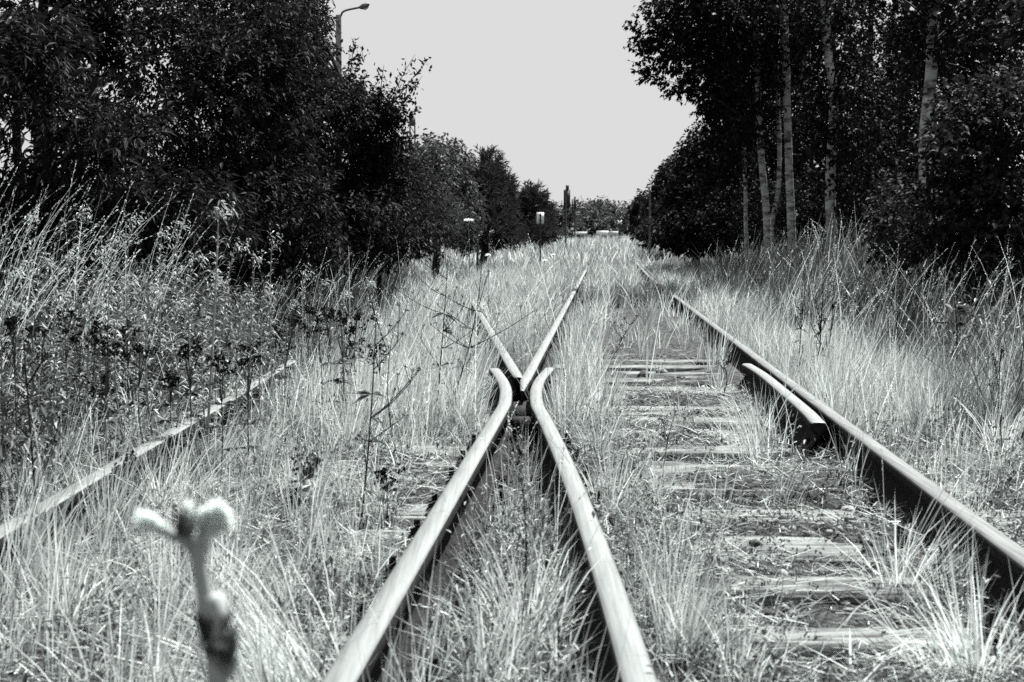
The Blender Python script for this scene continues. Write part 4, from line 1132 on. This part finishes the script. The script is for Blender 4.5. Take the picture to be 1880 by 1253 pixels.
for k, (bx, Y, bl, lab) in enumerate([
        (1390, 36, [(1400, 200, 90, 190, 1600), (1380, 370, 100, 90, 900)], 'dark tree filling the gap behind the left aspen trunks'),
        (1530, 38, [(1520, 240, 120, 180, 1500), (1530, 390, 110, 70, 800)], 'dark tree deep behind the ivy-clad trunk'),
        (1690, 34, [(1690, 250, 120, 180, 1600), (1700, 400, 130, 70, 800)], 'dark tree deep behind the bright birch trunk')]):
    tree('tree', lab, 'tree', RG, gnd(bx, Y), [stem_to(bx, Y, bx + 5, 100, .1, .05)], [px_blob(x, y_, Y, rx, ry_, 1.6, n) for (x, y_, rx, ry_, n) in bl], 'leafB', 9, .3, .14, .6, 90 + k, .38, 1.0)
tree('shrub', 'hazel bush with round leaves catching light at the right edge', 'shrub', RG, gnd(1790, 11.5), [stem_to(1790, 11.5, 1760, 230, .03, .012), stem_to(1810, 11.5, 1860, 210, .03, .012), stem_to(1770, 11.6, 1700, 280, .02, .01)],
     [px_blob(1790, 280, 11.6, 110, 110, .8, 800), px_blob(1860, 240, 11.5, 80, 90, .7, 450), px_blob(1740, 400, 11.8, 120, 80, .8, 620), px_blob(1860, 420, 11.2, 90, 90, .7, 500)], 'leafR', 9, .2, .055, .72, 81, .42, 1.9, .25)
tree('shrub', 'dark understorey bush between the aspen trunks', 'shrub', RG, gnd(1560, 26), [stem_to(1560, 26, 1560, 360, .03)],
     [px_blob(1560, 390, 26, 120, 60, 1, 620), px_blob(1650, 370, 24, 90, 80, 1, 600), px_blob(1420, 400, 31, 120, 60, 1, 800)], 'leafB', 9, .25, .09, .6, 82, .34, 1.3)
tree('shrub', 'low bramble bush below the hazel among tall grass', 'shrub', RG, gnd(1690, 14), [stem_to(1690, 14, 1680, 400, .015)],
     [px_blob(1690, 440, 14, 80, 45, .7, 360), px_blob(1830, 500, 11, 60, 50, .5, 260)], 'leafR', 9, .18, .06, .6, 83, .40, 1.6)
tree('tree', 'leafy branch tips of a nearer tree at the top right corner', 'tree', RG, gnd(1990, 8.2), [stem_to(1990, 8.2, 1960, 60, .05, .02)],
     [px_blob(1885, 120, 8.2, 42, 80, .3, 150), px_blob(1960, 60, 8.2, 60, 120, .4, 160)], 'leafR', 8, .16, .06, .75, 84, .36, 2.2, limbs=10, limb_r=.01)

# ------------------------------------------------------------------ line-side furniture
def thing(name, label, cat, loc, group=None):
    o = empty(name, tuple(loc)); tag(o, label, cat, group); return o

def ground_at(p): return np.array([p[0], p[1], float(gz(p[0], p[1])) - .03])

def sign_plate():
    Yd = 45; s = Yd / F_PX; c = P(992, 400.5, Yd); b = ground_at(c)
    t = thing('line_sign', 'white rectangular sign plate on a dark post left of the track', 'sign', b)
    h = c - b
    m = MB(); m.tube([(0, 0, 0), (0, 0, h[2] + .14)], .022, 8); m.build('post', M['black'], t)
    m = MB(); m.box((0, .036, h[2]), (13.5 * s, .012, 20.5 * s)); m.build('plate', M['white'], t)
    m = MB(); m.box((0, .018, h[2] + .08), (.07, .024, .02)); m.box((0, .018, h[2] - .08), (.07, .024, .02)); m.build('bracket', M['black'], t)
sign_plate()
def signal():
    Yd = 70; s = Yd / F_PX; c = P(1041, 366, Yd); b = ground_at(P(1039, 366, Yd)); h = c - b
    t = thing('signal', 'tall railway signal with a dark rectangular screen seen from behind', 'signal', b)
    m = MB(); m.tube([(0, 0, 0), (0, 0, h[2] + 18 * s)], .04, 8); m.build('mast', M['metal'], t)
    m = MB(); m.box((h[0], .10, h[2]), (12 * s, .05, 34 * s)); m.build('screen', M['black'], t)
    m = MB(); m.box((h[0] + .02, .12, h[2] + 20.8 * s), (5.5 * s, .12, 9.5 * s)); m.build('lamp_box', M['black'], t)
    m = MB(); m.box((h[0] * .5, .05, h[2] + .25), (.16, .06, .03)); m.box((h[0] * .5, .05, h[2] - .25), (.16, .06, .03)); m.build('bracket', M['metal'], t)
signal()
def far_signal(px, top, Yd, kind, label):
    s = Yd / F_PX; c = P(px, top, Yd); b = ground_at(c); h = c - b
    t = thing('signal', label, 'signal', b, 'small distant signals')
    m = MB(); m.tube([(0, 0, 0), (0, 0, h[2])], .05, 8); m.build('mast', M['black'], t)
    m = MB()
    if kind: m.box((0, -.02, h[2] - .35), (.18, .16, .8)); m.box((.16, -.02, h[2] - .1), (.3, .06, .12), tilt=-.4); m.tube([(0, -.02, h[2]), (0, -.02, h[2] + .18)], .06, 8)
    else: m.box((0, -.02, h[2] - .45), (.09, .08, .9)); m.box((0, -.04, h[2] - 1.9), (.16, .06, .5))
    m.build('signal_head', M['black'], t)
    if not kind:
        m = MB(); m.tube([(0, -.1, h[2] - 2.0), (0, -.07, h[2] - 2.0)], .09, 12); m.build('lamp_disc', M['white'], t)
far_signal(1051, 366, 100, 0, 'slim distant signal post with a small white disc')
far_signal(1055.5, 366, 112, 1, 'distant signal with a short arm behind the slim one')
def cross_sign():
    Yd = 128; s = Yd / F_PX; c = P(1137.6, 408.5, Yd); b = ground_at(c); h = c - b
    t = thing('crossing_sign', 'white diagonal cross sign at the level crossing', 'sign', b)
    m = MB(); m.tube([(0, 0, 0), (0, 0, h[2] + .1)], .05, 8); m.build('post', M['black'], t)
    for a, dy in ((.62, -.06), (-.62, -.085)):
        m = MB(); m.box((0, dy, h[2]), (10.5 * s, .02, 2.1 * s), tilt=a); m.build('arm', M['white'], t)
cross_sign()
def barrier(px0, px1, pym, hpx, Yd, panels, label):
    s = Yd / F_PX; c = P((px0 + px1) / 2, pym, Yd); b = ground_at(c); h = c - b
    t = thing('barrier', label, 'barrier', b, 'white barriers at the level crossing')
    wpx = px1 - px0
    x = -wpx / 2
    for k, (fr, mat, dz) in enumerate(panels):
        w = wpx * fr
        m = MB(); m.box(((x + w / 2) * s, 0.03 * k, h[2] + dz * s), (w * s - .01, .08, hpx * s)); o = m.build('board', M[mat], t)
        x += w
    for q in (-.42, 0.05, .42):
        m = MB(); zt = h[2] - hpx * s * .4; m.box((q * wpx * s, .11, zt / 2), (.08, .07, zt)); m.build('post', M['post'], t)
barrier(1095, 1135, 428.5, 8.5, 112, [(.55, 'white', 0), (.45, 'offwhite', -.8)], 'low white two-panel barrier beyond the end of the track')
barrier(1052, 1078, 428.5, 5, 118, [(1, 'white', 0)], 'smaller white barrier board left of the two-panel one')
def rail_fence():
    Yd = 115; s = Yd / F_PX; c = P(1165, 434.5, Yd); b = ground_at(c); h = c - b
    t = thing('guard_rail', 'long thin pale guard rail along the road at the crossing', 'guard rail', b)
    m = MB(); m.box((0, 0, h[2]), (80 * s, .05, 1.6 * s)); m.build('rail_bar', M['offwhite'], t)
    for q in np.linspace(-36, 36, 6):
        m = MB(); m.box((q * s, .06, h[2] / 2), (.07, .06, h[2])); m.build('post', M['metal'], t)
rail_fence()
def pole(px, w_px, top, Yd, label, mat='post', lean=0):
    s = Yd / F_PX; c = P(px, top, Yd); b = ground_at(c); h = c - b
    t = thing('wooden_pole', label, 'pole', b, 'poles beside the line')
    m = MB(); m.tube([(0, 0, 0), (.01 + lean * .5, 0, h[2] * .5), (lean, 0, h[2])], [w_px * s * .55, w_px * s * .5, w_px * s * .42], 10); m.build('shaft', M[mat], t)
    m = MB(); m.tube([(0, 0, h[2]), (0, 0, h[2] + .03)], [w_px * s * .45, w_px * s * .2], 10)
    m.box((.0, -w_px * s * .55, h[2] * .62), (.05, .03, .09)); m.build('cap_and_clip', M['metal'], t)
pole(876, 4.2, 343, 36, 'weathered wooden pole before the pines on the left')
pole(1193, 4.4, 350, 52, 'dark wooden pole at the edge of the right-hand trees')
def banded_post():
    Yd = 92; s = Yd / F_PX; c = P(1179, 362, Yd); b = ground_at(c); h = c - b
    t = thing('crossing_light', 'slim crossing light post with pale bands among the right trees', 'signal', b)
    m = MB(); m.tube([(0, 0, 0), (0, 0, h[2])], .05, 8); m.build('post', M['black'], t)
    for py0 in (402, 412, 424):
        z = (P(1179, py0, Yd) - b)[2]; m = MB(); m.tube([(0, 0, z - .12), (0, 0, z + .12)], .058, 8); m.build('band', M['white'], t)
    m = MB(); m.box((0, -.1, h[2] - .2), (.26, .1, .62)); m.build('lamp_box', M['black'], t)
    m = MB(); m.box((0, -.16, h[2] + .0), (.16, .02, .28)); m.build('lamp_disc', M['white'], t)
banded_post()
def mast():
    Yd = 88; s = Yd / F_PX; c = P(757, 216, Yd); b = ground_at(c); H = (c - b)[2]
    t = thing('lattice_mast', 'steel lattice mast rising behind the left trees', 'mast', b)
    hw = 4.2 * s
    for sx in (-1, 1):
        for sy in (-1, 1):
            m = MB(); m.tube([(sx * hw * 1.5, sy * hw * 1.5, 0), (sx * hw, sy * hw, H)], .035, 4); m.build('leg', M['metal'], t)
    m = MB(); n = 14
    for i in range(n):
        z0, z1 = H * i / n, H * (i + 1) / n; w0 = hw * (1.5 - .5 * i / n); w1 = hw * (1.5 - .5 * (i + 1) / n)
        sg = 1 if i % 2 else -1
        for sy in (-1, 1):
            m.tube([(-sg * w0, sy * w0, z0), (sg * w1, sy * w1, z1)], .02, 4); m.tube([(sy * w0, -sg * w0, z0), (sy * w1, sg * w1, z1)], .02, 4)
    m.build('bracing', M['metal'], t)
    m = MB(); m.box((0, 0, H - .25), (2.5 * hw, 2.5 * hw, .5)); m.build('head_box', M['metal'], t)
mast()
def lamp():
    Yd = 31; s = Yd / F_PX; c = P(622, 28, Yd); b = ground_at(P(619, 28, Yd)); H = (c - b)[2]
    t = thing('street_lamp', 'street lamp with concrete pole and curved arm above the left trees', 'street lamp', b)
    m = MB(); m.tube([(0, 0, 0), (.01, 0, H * .5), (.03, 0, H)], [.10, .08, 5.0 * s], 12); m.build('pole', M['concrete'], t, True)
    L = lambda px, py: P(px, py, Yd) - b
    arm = bez([L(626, 30), L(628, 24), L(635, 19.5), L(650, 16), L(664, 13.5)], 20)
    m = MB(); m.tube(arm, .022, 8); m.build('arm', M['metal'], t, True)
    a, e = L(660, 14.5), L(678, 7.5)
    hd = np.array([a, a + (e - a) * .35 + [0, 0, -.008], a + (e - a) * .75 + [0, 0, -.01], e])
    m = MB(); m.tube(hd, [.03, .062, .060, .02], 12); lh = m.build('lamp_head', M['metal'], t, True)
    m = MB(); m.tube([a + (e - a) * .45 + [0, 0, -.05], a + (e - a) * .85 + [0, 0, -.05]], [.045, .03], 10); m.build('lamp_glass', M['glass'], lh, True)
lamp()
